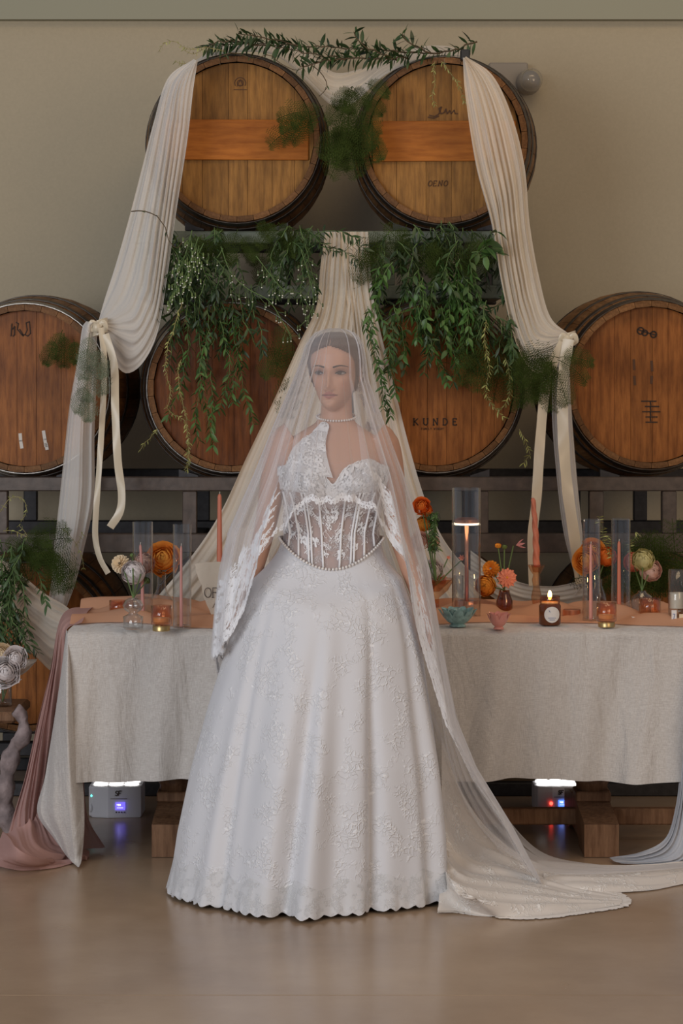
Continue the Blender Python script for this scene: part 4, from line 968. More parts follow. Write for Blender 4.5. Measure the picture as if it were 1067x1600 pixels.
obj('label_print', strokes(word('7', 0, 0, .01)+[[(x-9*k, z+16*k), (x-6*k, z+16*k), (x-8*k, z+6*k)]], .0015, y=y-r-.0022), 'blue_ink', t, False)
x, y, z = TP(1002, 966, TZ+.02); 
solo('place_card', MB().box(x-.03, x+.004, y, y+.03, z, z+.004, .001), 'paper_w', 'tiny white place card in front of the wide votive', 'card', (x, y, z), None, False)
x, y, z = TP(1040, 958, TZ+.008); 
solo('saucer', MB().lathe([(.02, 0), (.05, .006), (.052, .008), (.02, .004)], (x, y, z), 28, cap1=True), 'paper_w', 'white saucer between the wide votive and the clear glass', 'dish', (x, y, z))
# compote of orange flowers beside the gown
x, y, z = TP(682, 958, TZ+.006); k = y/F
solo('glass_compote', MB().lathe([(20*k, 0), (20*k, 2*k), (4*k, 6*k), (4*k, 24*k), (18*k, 36*k), (27*k, 52*k), (28*k, 54*k), (25*k, 53*k), (5*k, 34*k)], (x, y, z), 28, cap1=True), 'amber', 'amber footed compote holding the orange arrangement beside the gown', 'vase', (x, y, z))
foot = (x, y, z+44*k)
for i, (px, py, rp, mt, kd, lb) in enumerate(((658, 790, 11, 'petal_orange', 'rose', 'red-orange bloom, topmost of the arrangement beside the gown'), (666, 797, 9, 'petal_orange', 'ranunculus', 'orange bloom just right below the topmost one'), (662, 818, 11, 'petal_gold', 'ranunculus', 'golden orange bloom behind the veil, upper arrangement'), (656, 845, 12, 'petal_blush', 'rose', 'blush bloom behind the veil, middle of the arrangement'), (678, 846, 8, 'petal_blush', 'ranunculus', 'small peach bloom under the green spray'), (700, 872, 6, 'petal_coral', 'bell', 'small coral bell bloom left of the LED lamp'), (676, 890, 13, 'petal_white', 'rose', 'white bloom low in the arrangement'), (690, 905, 9, 'petal_blush', 'dahlia', 'blush bloom at the compote rim'), (670, 912, 10, 'petal_gold', 'ranunculus', 'golden bloom at the compote rim beside the veil'), (722, 873, 9, 'petal_coral', 'bell', 'coral bell bloom seen through the tall cylinder'))):
    flower('flower', lb, px, py, 8.0+.02*(i % 3), rp, mt, kd, foot, (.2*(i % 3-1), -1, .3), 20+i, 'arrangement beside the gown')

# ================================================================= UPLIGHTS UNDER THE TABLE
def uplight(label, xl, xr, ytop, ybase, led, scr):
    x, y, z = FP((xl+xr)/2, ybase, 0.001); k = y/F; w_ = (xr-xl)/2*k; h = (ybase-ytop)*k; D = .14
    t = thing('uplight', label, 'light', (x, y+D/2, z), 'battery uplights'); c_ = .03
    mb = MB(); ring = [(-w_+.012, 0), (-w_*.25, -.012), (w_-.004, 0), (w_, .01), (w_, D-.02), (w_-.02, D), (-w_+.02, D), (-w_, D-.02), (-w_, .02)]
    n = len(ring)
    for zz, s_ in ((0, .96), (.006, 1), (h-.006, 1), (h, .97)): mb.v += [(x+a*s_, y+b_*s_, z+zz) for a, b_ in ring]
    mb.f += [tuple(range(n-1, -1, -1)), tuple(3*n+i for i in range(n))]+[(q*n+i, q*n+(i+1) % n, (q+1)*n+(i+1) % n, (q+1)*n+i) for q in range(3) for i in range(n)]
    obj('housing', mb, 'plastic', t, False)
    obj('foot_rim', MB().box(x-w_*.93, x+w_*.93, y+.01, y+D-.02, 0.0, .006), 'black', t, False)
    for i in range(2):
        for q in range(3):
            obj('lens', MB().lathe([(.024, 0), (.024, .006), (.015, .009)], (x-w_*.58+q*w_*.58, y+.04+i*.06, z+h), 16, cap1=True), led, t)
    obj('logo', strokes(word('SF', x+.0*k, z+h*.72, h*.15, .05, slant=.15), .0035, y=y-.010), 'text', t, False)
    obj('maker_lettering', strokes([[(x-w_*.2, z+h*.62), (x+w_*.45, z+h*.62)]], .002, y=y-.010), 'ink_soft', t, False)
    s0 = obj('screen', MB().box(x+w_*.02, x+w_*.38, y-.013, y-.006, z+h*.26, z+h*.50), scr, t, False)
    obj('screen_lettering', strokes(word('1000W' if False else '100', x+w_*.07, z+h*.40, h*.05, .3)+word('SLOW' if False else 'AUTO'[:0], 0, 0, .01)+[[(x+w_*.08, z+h*.33), (x+w_*.3, z+h*.33)]], .0014, y=y-.0132), 'led_text', s0, False)
    for q in range(4): obj('button', MB().ball((x+w_*(.05+.1*q), y-.011, z+h*.18), .0028, 8, 4, (1, .5, 1)), 'text', t)
    return t, x, y, z, w_, h
t, x, y, z, w_, h = uplight('pale grey battery uplight with a purple screen, under the left of the table', 138, 222, 1229, 1277, 'led_white', 'led_purple')
obj('status_light', MB().ball((x-w_*.88, y+.002, z+h*.7), .004, 8, 5), 'led_green', t)
obj('side_knob', MB().ball((x-w_*.9, y+.002, z+h*.3), .012, 10, 6, (.6, .6, 1.3)), 'plastic', t)
t, x, y, z, w_, h = uplight('pale grey battery uplight with a red light, under the right of the table', 835, 908, 1229, 1270, 'led_white', 'led_blue')
obj('status_light', MB().ball((x-w_*.3, y-.013, z+h*.38), .006, 8, 5), 'led_red', t)

# ================================================================= SIDE TABLE AT THE LEFT EDGE
sx = X(8, 7.9)
t = thing('driftwood_side_table', 'low side table on a gnarled driftwood leg at the left edge', 'side table', (sx-.2, 7.95, 0))
obj('top', MB().box(sx-.5, X(26, 7.8), 7.8, 8.15, Z(1131, 7.8), Z(1113, 7.8), .01), 'table_wood', t, False)
leg = crom([P(18, 1345, 7.76), P(12, 1290, 7.76), P(8, 1230, 7.75), P(20, 1175, 7.76), P(36, 1150, 7.74), P(34, 1120, 7.76), P(24, 1108, 7.76)], 40)
rs = [.010+.012*abs(math.sin(i*.45))+.012*math.sin(PI*i/39) for i in range(40)]
lm = MB().tube([tuple(p) for p in leg], rs, 12)
rj = random.Random(4); lm.v = [(a+rj.uniform(-.003, .003), b_+rj.uniform(-.003, .003), max(c_+rj.uniform(-.003, .003), .002)) for a, b_, c_ in lm.v]
obj('driftwood_leg', lm, 'drift', t)
q0 = P(12, 1095, 7.9)
vz = Z(1113, 7.8)
solo('glass_vase', MB().lathe([(.03, 0), (.032, .01), (.03, .17), (.028, .17), (.03, .012), (.001, .01)], (X(4, 7.95), 7.95, vz), 24), 'glass', 'clear glass vase of white flowers on the side table at the left edge', 'vase', (X(4, 7.95), 7.95, vz))
for i, (px, py, rp, lb) in enumerate(((8, 1050, 19, 'white blush rose, lowest at the left edge over the side table'), (24, 1028, 15, 'white rose, rightmost of the blooms at the left edge'), (2, 1022, 14, 'white rose, topmost at the left frame edge'))):
    flower('rose', lb, px, py, 7.92+.02*i, rp, 'petal_white' if i != 2 else 'petal_cream', 'rose', (X(4, 7.95), 7.95, vz+.015), (.1, -1, .3), 40+i, 'white flowers on the side table')

# ================================================================= GREENERY
def leaf_mesh(name, mat, L=1.0, W=.32, cup=.12, bend=.15):
    V = []; K = 6
    for i in range(K):
        t_ = i/(K-1); ww = W*math.sin(PI*min(max(t_, .02), .985))**.8*(1-.25*t_)
        for s_ in (-1, 0, 1): V.append((s_*ww*.5, t_*L, -bend*t_*t_*L+(cup*ww if s_ else 0)))
    return MB().add(V, [(i*3+j, i*3+j+1, i*3+j+4, i*3+j+3) for i in range(K-1) for j in range(2)]).mesh(name, M[mat], True)
LEAF = leaf_mesh('leaf', 'leaf', W=.30); LEAF2 = leaf_mesh('leaf', 'leaf2', W=.5, bend=.25); LEAF3 = leaf_mesh('leaf', 'leaf3', W=.28); LEAFD = leaf_mesh('leaf', 'leaf2', W=.34)
def place_leaf(me, parent, org, p, dirv, L, r):
    o = bpy.data.objects.new('leaf', me); C.objects.link(o); o.parent = parent
    o.location = Vector(p)-org
    d = Vector(dirv).normalized(); q = d.to_track_quat('Y', 'Z')
    o.rotation_mode = 'QUATERNION'
    from mathutils import Quaternion
    o.rotation_quaternion = q @ Quaternion((0, 1, 0), r.uniform(-1.1, 1.1))
    o.scale = (L, L, L)
def vine(name, label, stems, me, leaf_len, step, seed, group, stem_mat='stem', pair=True, stem_r=.002, spread=1.0, cat='greenery', jit=.012, droop=.4, maxn=290):
    """stems: list of lists of world points; leaves are separate parts along them"""
    r = random.Random(seed); base = stems[0][0]
    t = thing(name, label, cat, base, group); org = Vector(base); sm = MB(); cnt = 0; ov = MB()
    for st in stems:
        A = crom(st, max(8, int(sum(np.linalg.norm(np.diff(np.array(st), axis=0), axis=1))/.02)))
        A = A+np.array([[r.uniform(-jit, jit)*.4, r.uniform(-jit, jit), r.uniform(-jit, jit)*.4] for _ in A])
        sm.tube([tuple(p) for p in A], [stem_r*(1-.5*i/len(A)) for i in range(len(A))], 5)
        S = np.r_[0, np.cumsum(np.linalg.norm(np.diff(A, axis=0), axis=1))]; x = step*.5; k = 0
        while x < S[-1]:
            i = min(np.searchsorted(S, x)-1, len(A)-2); i = max(i, 0); p = A[i]+(A[i+1]-A[i])*((x-S[i])/(S[i+1]-S[i]+1e-9))
            tn = Vector(A[i+1]-A[i]).normalized(); side = tn.cross(Vector((0, -1, 0)))
            side = side.normalized() if side.length > .1 else Vector((1, 0, 0))
            for sg in ((-1, 1) if pair else ((-1)**k,)):
                dv = tn*r.uniform(.3, .9)+side*sg*spread*r.uniform(.5, 1.1)+Vector((r.uniform(-.3, .3), r.uniform(-.8, .3), r.uniform(-.3, .2)-droop))
                if cnt < maxn: place_leaf(me, t, org, p, dv, leaf_len*r.uniform(.65, 1.25), r)
                else:
                    Mt = Matrix.Translation(Vector(p)) @ dv.normalized().to_track_quat('Y', 'Z').to_matrix().to_4x4() @ Matrix.Rotation(r.uniform(-1.1, 1.1), 4, 'Y') @ Matrix.Scale(leaf_len*r.uniform(.65, 1.25), 4)
                    ov.add([Mt @ v_.co for v_ in me.vertices], [tuple(p_.vertices) for p_ in me.polygons])
                cnt += 1
            x += step*r.uniform(.7, 1.3); k += 1
    obj('stem', sm, stem_mat, t)
    if ov.v: obj('leaf', ov, me.materials[0], t)['kind'] = 'stuff'
    return t
def walk(px, py, d, ang, L, n, r, grav=.25, wob=.35, dj=.02):
    """a stem wandering from a pixel point; ang in degrees, 0 right, 90 down; L in px"""
    pts = [P(px, py, d)]; a = math.radians(ang); s = L/n
    for i in range(n):
        a += r.uniform(-wob, wob); ax, ay = math.cos(a), math.sin(a)+grav; nn = math.hypot(ax, ay); a = math.atan2(ay, ax)
        px += ax/nn*s; py += ay/nn*s; d += r.uniform(-dj, dj); pts.append(P(px, py, d))
    return pts
R1 = random.Random(21)
# garland across the top
tops = [PL([(745, 66, 8.62), (700, 80, 8.62), (650, 82, 8.6), (600, 78, 8.58), (550, 76, 8.58), (500, 74, 8.58), (450, 70, 8.58), (400, 68, 8.58), (350, 70, 8.6), (320, 76, 8.6)]),
        PL([(640, 90, 8.6), (600, 92, 8.56), (550, 90, 8.56), (510, 88, 8.56), (470, 82, 8.56), (430, 74, 8.56)]),
        PL([(620, 95, 8.58), (600, 84, 8.56), (575, 76, 8.55), (556, 60, 8.55), (553, 52, 8.55)]), PL([(670, 84, 8.58), (650, 72, 8.56), (635, 62, 8.55), (628, 52, 8.55)]),
        PL([(470, 74, 8.56), (430, 62, 8.54), (390, 56, 8.54), (372, 50, 8.54)]), PL([(540, 92, 8.55), (500, 96, 8.54), (470, 106, 8.54)]), PL([(420, 72, 8.56), (380, 66, 8.56), (345, 66, 8.58), (325, 74, 8.58)])]
vine('ruscus_garland', 'dark ruscus branch lying across the tops of both upper barrels', tops, LEAF, .046, .0145, 5, 'garlands on the barrels', 'twig', stem_r=.0035, droop=.25)
vine('twig_vine', 'thin bare yellowish vine curling off the upper left of the garland', [PL([(350, 80), (320, 74), (295, 78), (272, 64), (255, 70), (248, 82)], 8.55), PL([(320, 76), (300, 84), (285, 76)], 8.55), PL([(300, 98), (285, 100), (272, 96)], 8.55)], LEAF3, .014, .016, 6, 'thin vines', 'yellow_twig', stem_r=.0014, jit=.006)
vine('twig_vine', 'brown looping twig over the right shoulder of the left upper barrel', [PL([(335, 92), (365, 82), (395, 92), (420, 86), (440, 100), (465, 110), (482, 100)], 8.55), PL([(482, 100), (500, 112), (512, 135), (498, 150)], 8.54)], LEAF, .02, .09, 7, 'thin vines', 'twig', stem_r=.0022, jit=.004)
vine('twig_vine', 'thin yellowish vine hanging in two strands over the right upper barrel face', [PL([(680, 95), (676, 110), (680, 130), (675, 150), (680, 165)], 8.52), PL([(690, 95), (705, 115), (715, 130), (722, 150), (726, 165)], 8.52)], LEAF3, .016, .011, 8, 'thin vines', 'yellow_twig', stem_r=.0012, jit=.005)
# long brown twig at left drape
vine('twig_vine', 'brown twig arching in front of the left drape below the upper barrel', [PL([(205, 330), (225, 330), (245, 338), (258, 355), (262, 372), (275, 388), (285, 378)], 8.28)], LEAF, .02, .07, 9, 'thin vines', 'twig', stem_r=.0022, jit=.004)
def cluster(n, xs, ys, angs, Ls, d0, d1, seed, grav=.3):
    r = random.Random(seed); out = []
    for i in range(n):
        out.append(walk(r.uniform(*xs), r.uniform(*ys), r.uniform(d0, d1), r.uniform(*angs), r.uniform(*Ls), 7, r, grav))
    return out
vine('ruscus_bunch', 'dense dark ruscus bunch on the upper rack under the left upper barrel', cluster(26, (262, 350), (352, 400), (60, 150), (60, 120), 8.38, 8.62, 31), LEAF, .040, .022, 31, 'foliage left of the centre drape')
vine('ruscus_bunch', 'dark ruscus bunch over the top of the barrel left of the bride', cluster(30, (265, 400), (400, 490), (50, 150), (50, 130), 8.36, 8.48, 32), LEAF, .038, .022, 32, 'foliage left of the centre drape')
vine('trailing_vine', 'green vine trailing down the face of the barrel left of the bride', [walk(x_, y_, 8.40, a_, l_, 8, R1, .3, .3) for x_, y_, a_, l_ in ((305, 500, 85, 190), (325, 480, 95, 210), (345, 500, 80, 150), (372, 500, 90, 130), (360, 480, 80, 190), (290, 480, 90, 180), (330, 580, 80, 120))], LEAFD, .034, .020, 33, 'foliage left of the centre drape', stem_r=.0015)
vine('ruscus_bunch', 'ruscus bunch on the upper rack between the two upper barrels', cluster(18, (430, 500), (350, 385), (20, 150), (50, 120), 8.38, 8.6, 34), LEAF, .036, .022, 34, 'foliage left of the centre drape')
vine('ruscus_sprig', 'fine ruscus sprig spreading over the top of the centre drape', [PL([(480, 360), (500, 380), (520, 385), (550, 400), (562, 420)], 8.36), PL([(490, 370), (510, 362), (540, 365), (565, 372)], 8.36), PL([(500, 385), (530, 395), (555, 382), (575, 392)], 8.36)], LEAF, .034, .018, 35, 'foliage left of the centre drape', stem_r=.0013)
def budvine(label, stems, seed, group='budding jasmine'):
    r = random.Random(seed); base = stems[0][0]; t = thing('budding_vine', label, 'greenery', base, group); sm = MB(); bd = MB(); tp = MB()
    for st in stems:
        A = crom(st, 26); sm.tube([tuple(p) for p in A], .0016, 5)
        for p in A[3::2]:
            for _ in range(2):
                e = Vector((r.uniform(-.035, .035), r.uniform(-.03, .01), r.uniform(-.05, .005))); q = Vector(p)+e
                sm.tube([tuple(p), tuple(q)], .0007, 4, False)
                bd.ball(tuple(q), .0052, 6, 4, (.6, .6, 1.8)); tp.ball((q.x, q.y, q.z-.009), .003, 5, 3)
    obj('stem', sm, 'stem', t); o = obj('bud', bd, 'bud', t); o['kind'] = 'stuff'; o = obj('bud_tip', tp, 'budw', t); o['kind'] = 'stuff'
budvine('pale budding jasmine hanging over the left drape edge', [PL([(300, 360), (292, 390), (282, 420), (272, 450)], 8.33), PL([(310, 370), (300, 400), (285, 440), (268, 462)], 8.33), PL([(318, 380), (300, 420), (290, 450)], 8.34)], 1)
budvine('pale budding jasmine looping down to the right over the left barrel', [PL([(345, 385), (360, 425), (385, 450), (420, 470), (440, 500), (455, 525)], 8.33), PL([(400, 400), (440, 450), (470, 460), (485, 485)], 8.33), PL([(470, 390), (482, 430), (490, 470), (480, 500)], 8.33)], 2)
vine('twig_vine', 'yellow stringy vine hanging down the left side of the barrel left of the bride', [PL([(285, 470), (272, 510), (262, 540), (258, 580), (268, 610), (262, 640), (290, 660), (295, 700), (292, 740)], 8.34), PL([(282, 560), (278, 600), (288, 640), (296, 700), (290, 735)], 8.34), PL([(245, 670), (232, 685), (218, 705)], 8.36)], LEAF3, .016, .014, 36, 'thin vines', 'yellow_twig', stem_r=.0014, jit=.010)
vine('ruscus_bunch', 'dense green bunch on the upper rack under the right upper barrel', cluster(34, (590, 765), (345, 390), (30, 150), (50, 120), 8.40, 8.62, 41), LEAF, .040, .022, 41, 'foliage right of the centre drape')
vine('smilax_bunch', 'brighter leafy bunch in front of the right half of the upper rack', cluster(26, (590, 740), (400, 480), (50, 140), (60, 110), 8.36, 8.46, 42), LEAF2, .034, .024, 42, 'foliage right of the centre drape')
vine('ruscus_bunch', 'dark ruscus bunch over the top of the lettered barrel', cluster(30, (610, 810), (450, 520), (30, 150), (50, 100), 8.36, 8.48, 43), LEAF, .038, .022, 43, 'foliage right of the centre drape')
vine('trailing_vine', 'green vine trailing along the right side of the centre drape to the shoulder', [PL([(575, 480), (585, 530), (592, 570), (600, 610), (612, 650)], 8.30), PL([(590, 480), (605, 520), (610, 570), (618, 620)], 8.30), PL([(565, 500), (580, 540), (596, 590), (600, 640)], 8.30)], LEAFD, .034, .016, 44, 'foliage right of the centre drape', stem_r=.0013)
vine('trailing_vine', 'short smilax strand hanging over the face of the lettered barrel', [PL([(660, 480), (665, 520), (672, 545), (690, 570), (700, 600)], 8.38), PL([(690, 480), (695, 510), (698, 540), (700, 550)], 8.38)], LEAF2, .036, .022, 45, 'foliage right of the centre drape', stem_r=.0013)
vine('smilax_sprig', 'sprig of large glossy leaves against the right drape under the upper barrel', [PL([(735, 395), (755, 390), (768, 380), (778, 360)], 8.28), PL([(745, 400), (758, 398), (775, 396)], 8.28), PL([(752, 400), (752, 385), (756, 372)], 8.28)], LEAF2, .062, .042, 46, 'foliage right of the centre drape', pair=True)
vine('twig_vine', 'yellow green stringy vine hanging over the right side of the lettered barrel', [PL([(760, 500), (758, 540), (765, 580), (758, 615), (775, 640), (790, 655)], 8.36), PL([(790, 560), (798, 600), (790, 630), (778, 640)], 8.36), PL([(812, 670), (822, 690), (828, 710), (818, 724)], 8.3)], LEAF3, .020, .011, 47, 'thin vines', 'yellow_twig', stem_r=.0012, jit=.008)
# far left and right clusters
vine('ruscus_bunch', 'green leafy bunch trailing down the swag at the left frame edge', cluster(18, (-20, 40), (840, 900), (60, 120), (90, 150), 8.0, 8.15, 51), LEAF, .034, .020, 51, 'foliage at the left edge')
vine('ruscus_bunch', 'leafy strand hanging above the white roses at the left edge', cluster(9, (-10, 30), (950, 980), (50, 120), (40, 80), 8.0, 8.1, 52), LEAF, .034, .022, 52, 'foliage at the left edge')
vine('twig_vine', 'thin curling yellow vine rising over the bunch at the left edge', [PL([(0, 800), (12, 782), (28, 776), (40, 785), (42, 800), (32, 815)], 8.1), PL([(5, 830), (25, 830), (45, 840), (30, 820)], 8.1)], LEAF3, .014, .018, 53, 'thin vines', 'yellow_twig', stem_r=.0013, jit=.005)
vine('twig_vine', 'thin pale vine on the lower part of the left tail', [PL([(95, 825), (108, 835), (118, 850), (128, 870), (130, 890)], 8.22), PL([(120, 850), (126, 840), (130, 830)], 8.22)], LEAF3, .012, .02, 54, 'thin vines', 'yellow_twig', stem_r=.001, jit=.004)
vine('leafy_spray', 'bright green leafy spray beside the red-orange blooms near the gown', [walk(668+3*i, 800, 7.95, 60+10*i, 60, 6, R1, .3, .25) for i in range(6)], LEAFD, .018, .008, 55, 'arrangement beside the gown', stem_r=.001, maxn=200)
vine('leafy_spray', 'small yellow green spray above the gold flowers at the right', [PL([(950, 870), (946, 845), (940, 825), (938, 808)], 8.08), PL([(955, 870), (952, 850), (950, 835)], 8.06), PL([(985, 870), (985, 850), (998, 835)], 8.08)], LEAF3, .016, .010, 56, 'flowers on the table', stem_r=.001)

def fern_frond(mb, base, dirv, L, r, nb=12, fine=6):
    """one plume of asparagus fern: arching stem, side branchlets, needles"""
    d = Vector(dirv).normalized(); side = d.cross(Vector((0, 1, .2))).normalized(); p = Vector(base); pts = [p.copy()]
    for i in range(10): d = (d+Vector((0, 0, -.07))).normalized(); p = p+d*L/10; pts.append(p.copy())
    mb.tube([tuple(q) for q in pts], .0012, 4, False)
    for i in range(nb):
        t_ = .12+.86*i/nb; k = t_*10; a = pts[min(int(k), 9)].lerp(pts[min(int(k)+1, 10)], k-int(k)); dd = (pts[min(int(k)+1, 10)]-pts[min(int(k), 9)]).normalized()
        for sg in (-1, 1):
            bl = L*.34*math.sin(PI*(.18+.75*t_))*r.uniform(.8, 1.15); bd = (dd*.7+side*sg+Vector((0, r.uniform(-.45, .3), 0))).normalized()
            e = a+bd*bl; V = []; 
            nrm = Vector((0, -1, 0)); w_ = bd.cross(nrm); 
            if w_.length < .05: continue
            w_.normalize()
            mb.add([a-w_*.0006, a+w_*.0006, e], [(0, 1, 2)])
            for j in range(fine):
                c_ = a.lerp(e, (j+.8)/fine)
                for s2 in (-1, 1):
                    nd = (bd*.6+w_*s2+Vector((0, r.uniform(-.7, .7), 0))).normalized()*(.010*(1-.5*j/fine)+.003)
                    q2 = nd.cross(Vector((0, 1, 0)));
                    if q2.length < 1e-4: continue
                    q2.normalize(); q2 *= .00105
                    mb.add([c_-q2, c_+q2, c_+nd], [(0, 1, 2)])
def fern(label, fronds, d, seed, group='asparagus ferns', mat='fern'):
    """fronds: (px,py,angle deg (0 right, 90 down),length px)"""
    r = random.Random(seed); b0 = P(fronds[0][0], fronds[0][1], d); t = thing('asparagus_fern', label, 'fern', b0, group)
    for px, py, ang, L in fronds:
        mb = MB(); a = math.radians(ang); fern_frond(mb, P(px, py, d+r.uniform(-.03, .03)), (math.cos(a), r.uniform(-.3, .1), -math.sin(a)), L*d/F, r)
        obj('frond', mb, mat, t, False)
rf = random.Random(77)
fern('feathery asparagus fern filling the gap between the two upper barrels', [(545+rf.uniform(-14, 14), 165+rf.uniform(-15, 45), rf.uniform(40, 160), rf.uniform(50, 85)) for _ in range(14)]+[(550, 135, a_, 45) for a_ in (40, 140, 90, 110)]+[(530+rf.uniform(-10, 25), 185+rf.uniform(0, 30), rf.uniform(60, 140), 55) for _ in range(7)], 8.50, 1)
fern('asparagus fern plume reaching over the right side of the left upper barrel face', [(505, 165, 160, 60), (500, 180, 150, 65), (500, 190, 170, 70), (490, 175, 190, 60), (470, 195, 165, 62), (480, 185, 175, 50)], 8.52, 2)
fern('asparagus fern at the left edge of the right upper barrel', [(560, 150, 20, 50), (560, 170, 40, 55), (565, 190, 60, 50), (570, 130, 10, 45), (585, 210, 70, 45)], 8.5, 3)
fern('asparagus fern under the left upper barrel on the rack', [(300+rf.uniform(-20, 180), 350+rf.uniform(-5, 20), rf.uniform(30, 150), rf.uniform(40, 70)) for _ in range(16)], 8.45, 4)
fern('asparagus fern under the right upper barrel on the rack', [(600+rf.uniform(-20, 160), 352+rf.uniform(-5, 40), rf.uniform(30, 150), rf.uniform(45, 75)) for _ in range(18)], 8.45, 5)
fern('fern plume against the barrel left of the bride beside the centre drape', [(450, 500, 110, 75), (455, 520, 120, 75), (440, 540, 130, 60), (460, 540, 95, 80), (455, 580, 100, 75)], 8.40, 6)
fern('fern plume hanging on the face of the lettered barrel', [(740, 500, 95, 80), (745, 520, 100, 85), (735, 510, 80, 80), (750, 540, 95, 75), (730, 540, 100, 65)], 8.40, 7)
fern('fern bunch tucked under the right tie of the swag', [(870+rf.uniform(-12, 12), 560+rf.uniform(-8, 14), a_, rf.uniform(50, 85)) for a_ in (170, 190, 160, 150, 200, 130, 110, 90, 20, 60, -10, 175, 165, 140)], 8.24, 8)
fern('small pale fern bunch hanging from the left tie of the swag', [(140, 520, 95, 60), (138, 540, 100, 55), (145, 545, 60, 50), (140, 570, 95, 60), (135, 600, 110, 50), (150, 560, 75, 60), (138, 610, 90, 50)], 8.22, 9, mat='fern2')
fern('blurred fern sprig on the face of the far left barrel', [(98, 515, 110, 50), (100, 520, 90, 55), (88, 530, 120, 45), (115, 530, 80, 40)], 8.44, 10)
fern('asparagus fern bush behind the right end of the table', [(1000+rf.uniform(-10, 75), 935+rf.uniform(-15, 0), rf.uniform(-150, -30), rf.uniform(70, 125)) for _ in range(34)], 8.20, 11)
fern('fern bunch at the upper left of the swag near the frame edge', [(20+rf.uniform(-20, 50), 850+rf.uniform(-10, 15), rf.uniform(-40, 60), rf.uniform(45, 80)) for _ in range(14)]+[(80, 850, 95, 75), (85, 860, 80, 70)], 8.12, 12)
fern('fern plume between the lettered barrel and the right drape', [(790+rf.uniform(-8, 20), 510+rf.uniform(-20, 60), rf.uniform(50, 140), rf.uniform(50, 85)) for _ in range(12)], 8.42, 13)
fern('fern against the wall panel of the upper rack left of the centre post', [(410, 395, 95, 50), (400, 420, 250, 40), (470, 410, 250, 50), (465, 400, 200, 40)], 8.7, 14)

exec_bride = True
# ================================================================= THE BRIDE
BD = 7.0; SC = F/BD
def bx(px): return (px-PX)/SC
def bz(py): return H-(py-PY)/SC
bride = thing('person', 'woman in a white lace wedding gown under a long tulle veil, hands at her sides', 'person', (bx(520), BD, 0))
BC = bx(518)
# torso rings: z, centre x, half width, front, back
TR = [(.50, BC, .175, .11, .12), (.80, BC, .175, .11, .125), (.92, BC, .168, .108, .12), (1.00, BC, .150, .10, .10), (1.07, BC, .133, .092, .088), (1.157, BC+.002, .138, .10, .09),
      (1.214, BC+.004, .150, .108, .10), (1.281, BC+.006, .158, .102, .10), (1.325, BC+.008, .152, .078, .095), (1.348, BC+.009, .134, .062, .085), (1.370, BC+.010, .098, .054, .075),
      (1.392, BC+.012, .062, .048, .062), (1.415, BC+.014, .047, .045, .055), (1.47, BC+.016, .044, .045, .055), (1.50, BC+.017, .043, .045, .055)]
TA = np.array(TR)
def torso(th, z, off=0.0):
    """th: 0 front, + to the viewer's right"""
    cx, hw, fr, bk_ = [float(np.interp(z, TA[:, 0], TA[:, i])) for i in (1, 2, 3, 4)]
    s, c = math.sin(th), math.cos(th)
    p = 2.3; k = (abs(s)**p+abs(c)**p)**(-1/p)
    x = hw*s*k; y = (fr if c > 0 else bk_)*c*k
    if c > 0:
        for sg in (-1, 1):
            g = math.exp(-((x-sg*.070)/.048)**2-((z-1.218)/.047)**2); y += .048*g
    return (cx+x+off*s, BD-y-off*c, z)
body = MB()
zs = np.r_[np.linspace(.50, 1.14, 24), np.linspace(1.15, 1.50, 44)]
G = np.array([[torso(2*PI*i/72, z) for z in zs] for i in range(72)])
body.grid(G, True); n_ = len(zs)
body.f.append(tuple(i*n_ for i in range(72))); body.f.append(tuple((71-i)*n_+n_-1 for i in range(72)))
# head
HC = Vector((bx(523), 6.985, bz(580))); YAW = math.radians(-11)
HZ = [-.118, -.112, -.104, -.090, -.070, -.050, -.025, .0, .025, .05, .075, .095, .108, .114]
HWd = [.008, .019, .029, .040, .0495, .0565, .063, .0675, .071, .071, .064, .048, .028, .004]
HF = [.050, .070, .081, .086, .086, .087, .088, .089, .092, .090, .080, .060, .036, .004]
HB = [.0, .004, .012, .030, .050, .066, .080, .090, .096, .097, .088, .068, .040, .004]
def gs(x, s): return math.exp(-(x/s)**2)
def headpt(th, z, off=0.0):
    w_, f_, b_ = np.interp(z, HZ, HWd), np.interp(z, HZ, HF), np.interp(z, HZ, HB)
    s, c = math.sin(th), math.cos(th); p = 2.2; k = (abs(s)**p+abs(c)**p)**(-1/p)
    x = w_*s*k; y = (f_ if c > 0 else b_)*c*k
    if c > 0:
        d = 0
        d += .021*gs(x, .0085)*(gs(z+.048, .012)) + .013*gs(x, .0078)*gs(z+.030, .018) + .007*gs(x, .0075)*gs(z+.010, .018)
        for sg in (-1, 1):
            d += .008*gs(x-sg*.0125, .0055)*gs(z+.052, .0065)
            d -= .0125*gs(x-sg*.032, .015)*gs(z+.006, .0105)
            d += .0045*gs(x-sg*.032, .014)*gs(z+.007, .0065)
            d += .0045*gs(x-sg*.030, .018)*gs(z-.012, .007)
            d += .006*gs(x-sg*.046, .015)*gs(z+.032, .016)
        d += .0070*gs(x, .020)*gs(z+.0660, .0045) + .0080*gs(x, .016)*gs(z+.0760, .0050) - .0050*gs(x, .024)*gs(z+.0710, .0016) - .0035*gs(x, .016)*gs(z+.086, .005)
        d += .007*gs(x, .018)*gs(z+.101, .011) - .002*gs(x, .003)*gs(z+.060, .005)
        y += d
    return x+off*s, -(y+off*c), z+off*.3*(z/.1)
CY, SY = math.cos(YAW), math.sin(YAW)
def hw(p):   # head local -> world (turned to the viewer's left)
    x, y, z = p; return (HC.x+x*CY-y*SY, HC.y+x*SY+y*CY, HC.z+z)
YAW_ = YAW
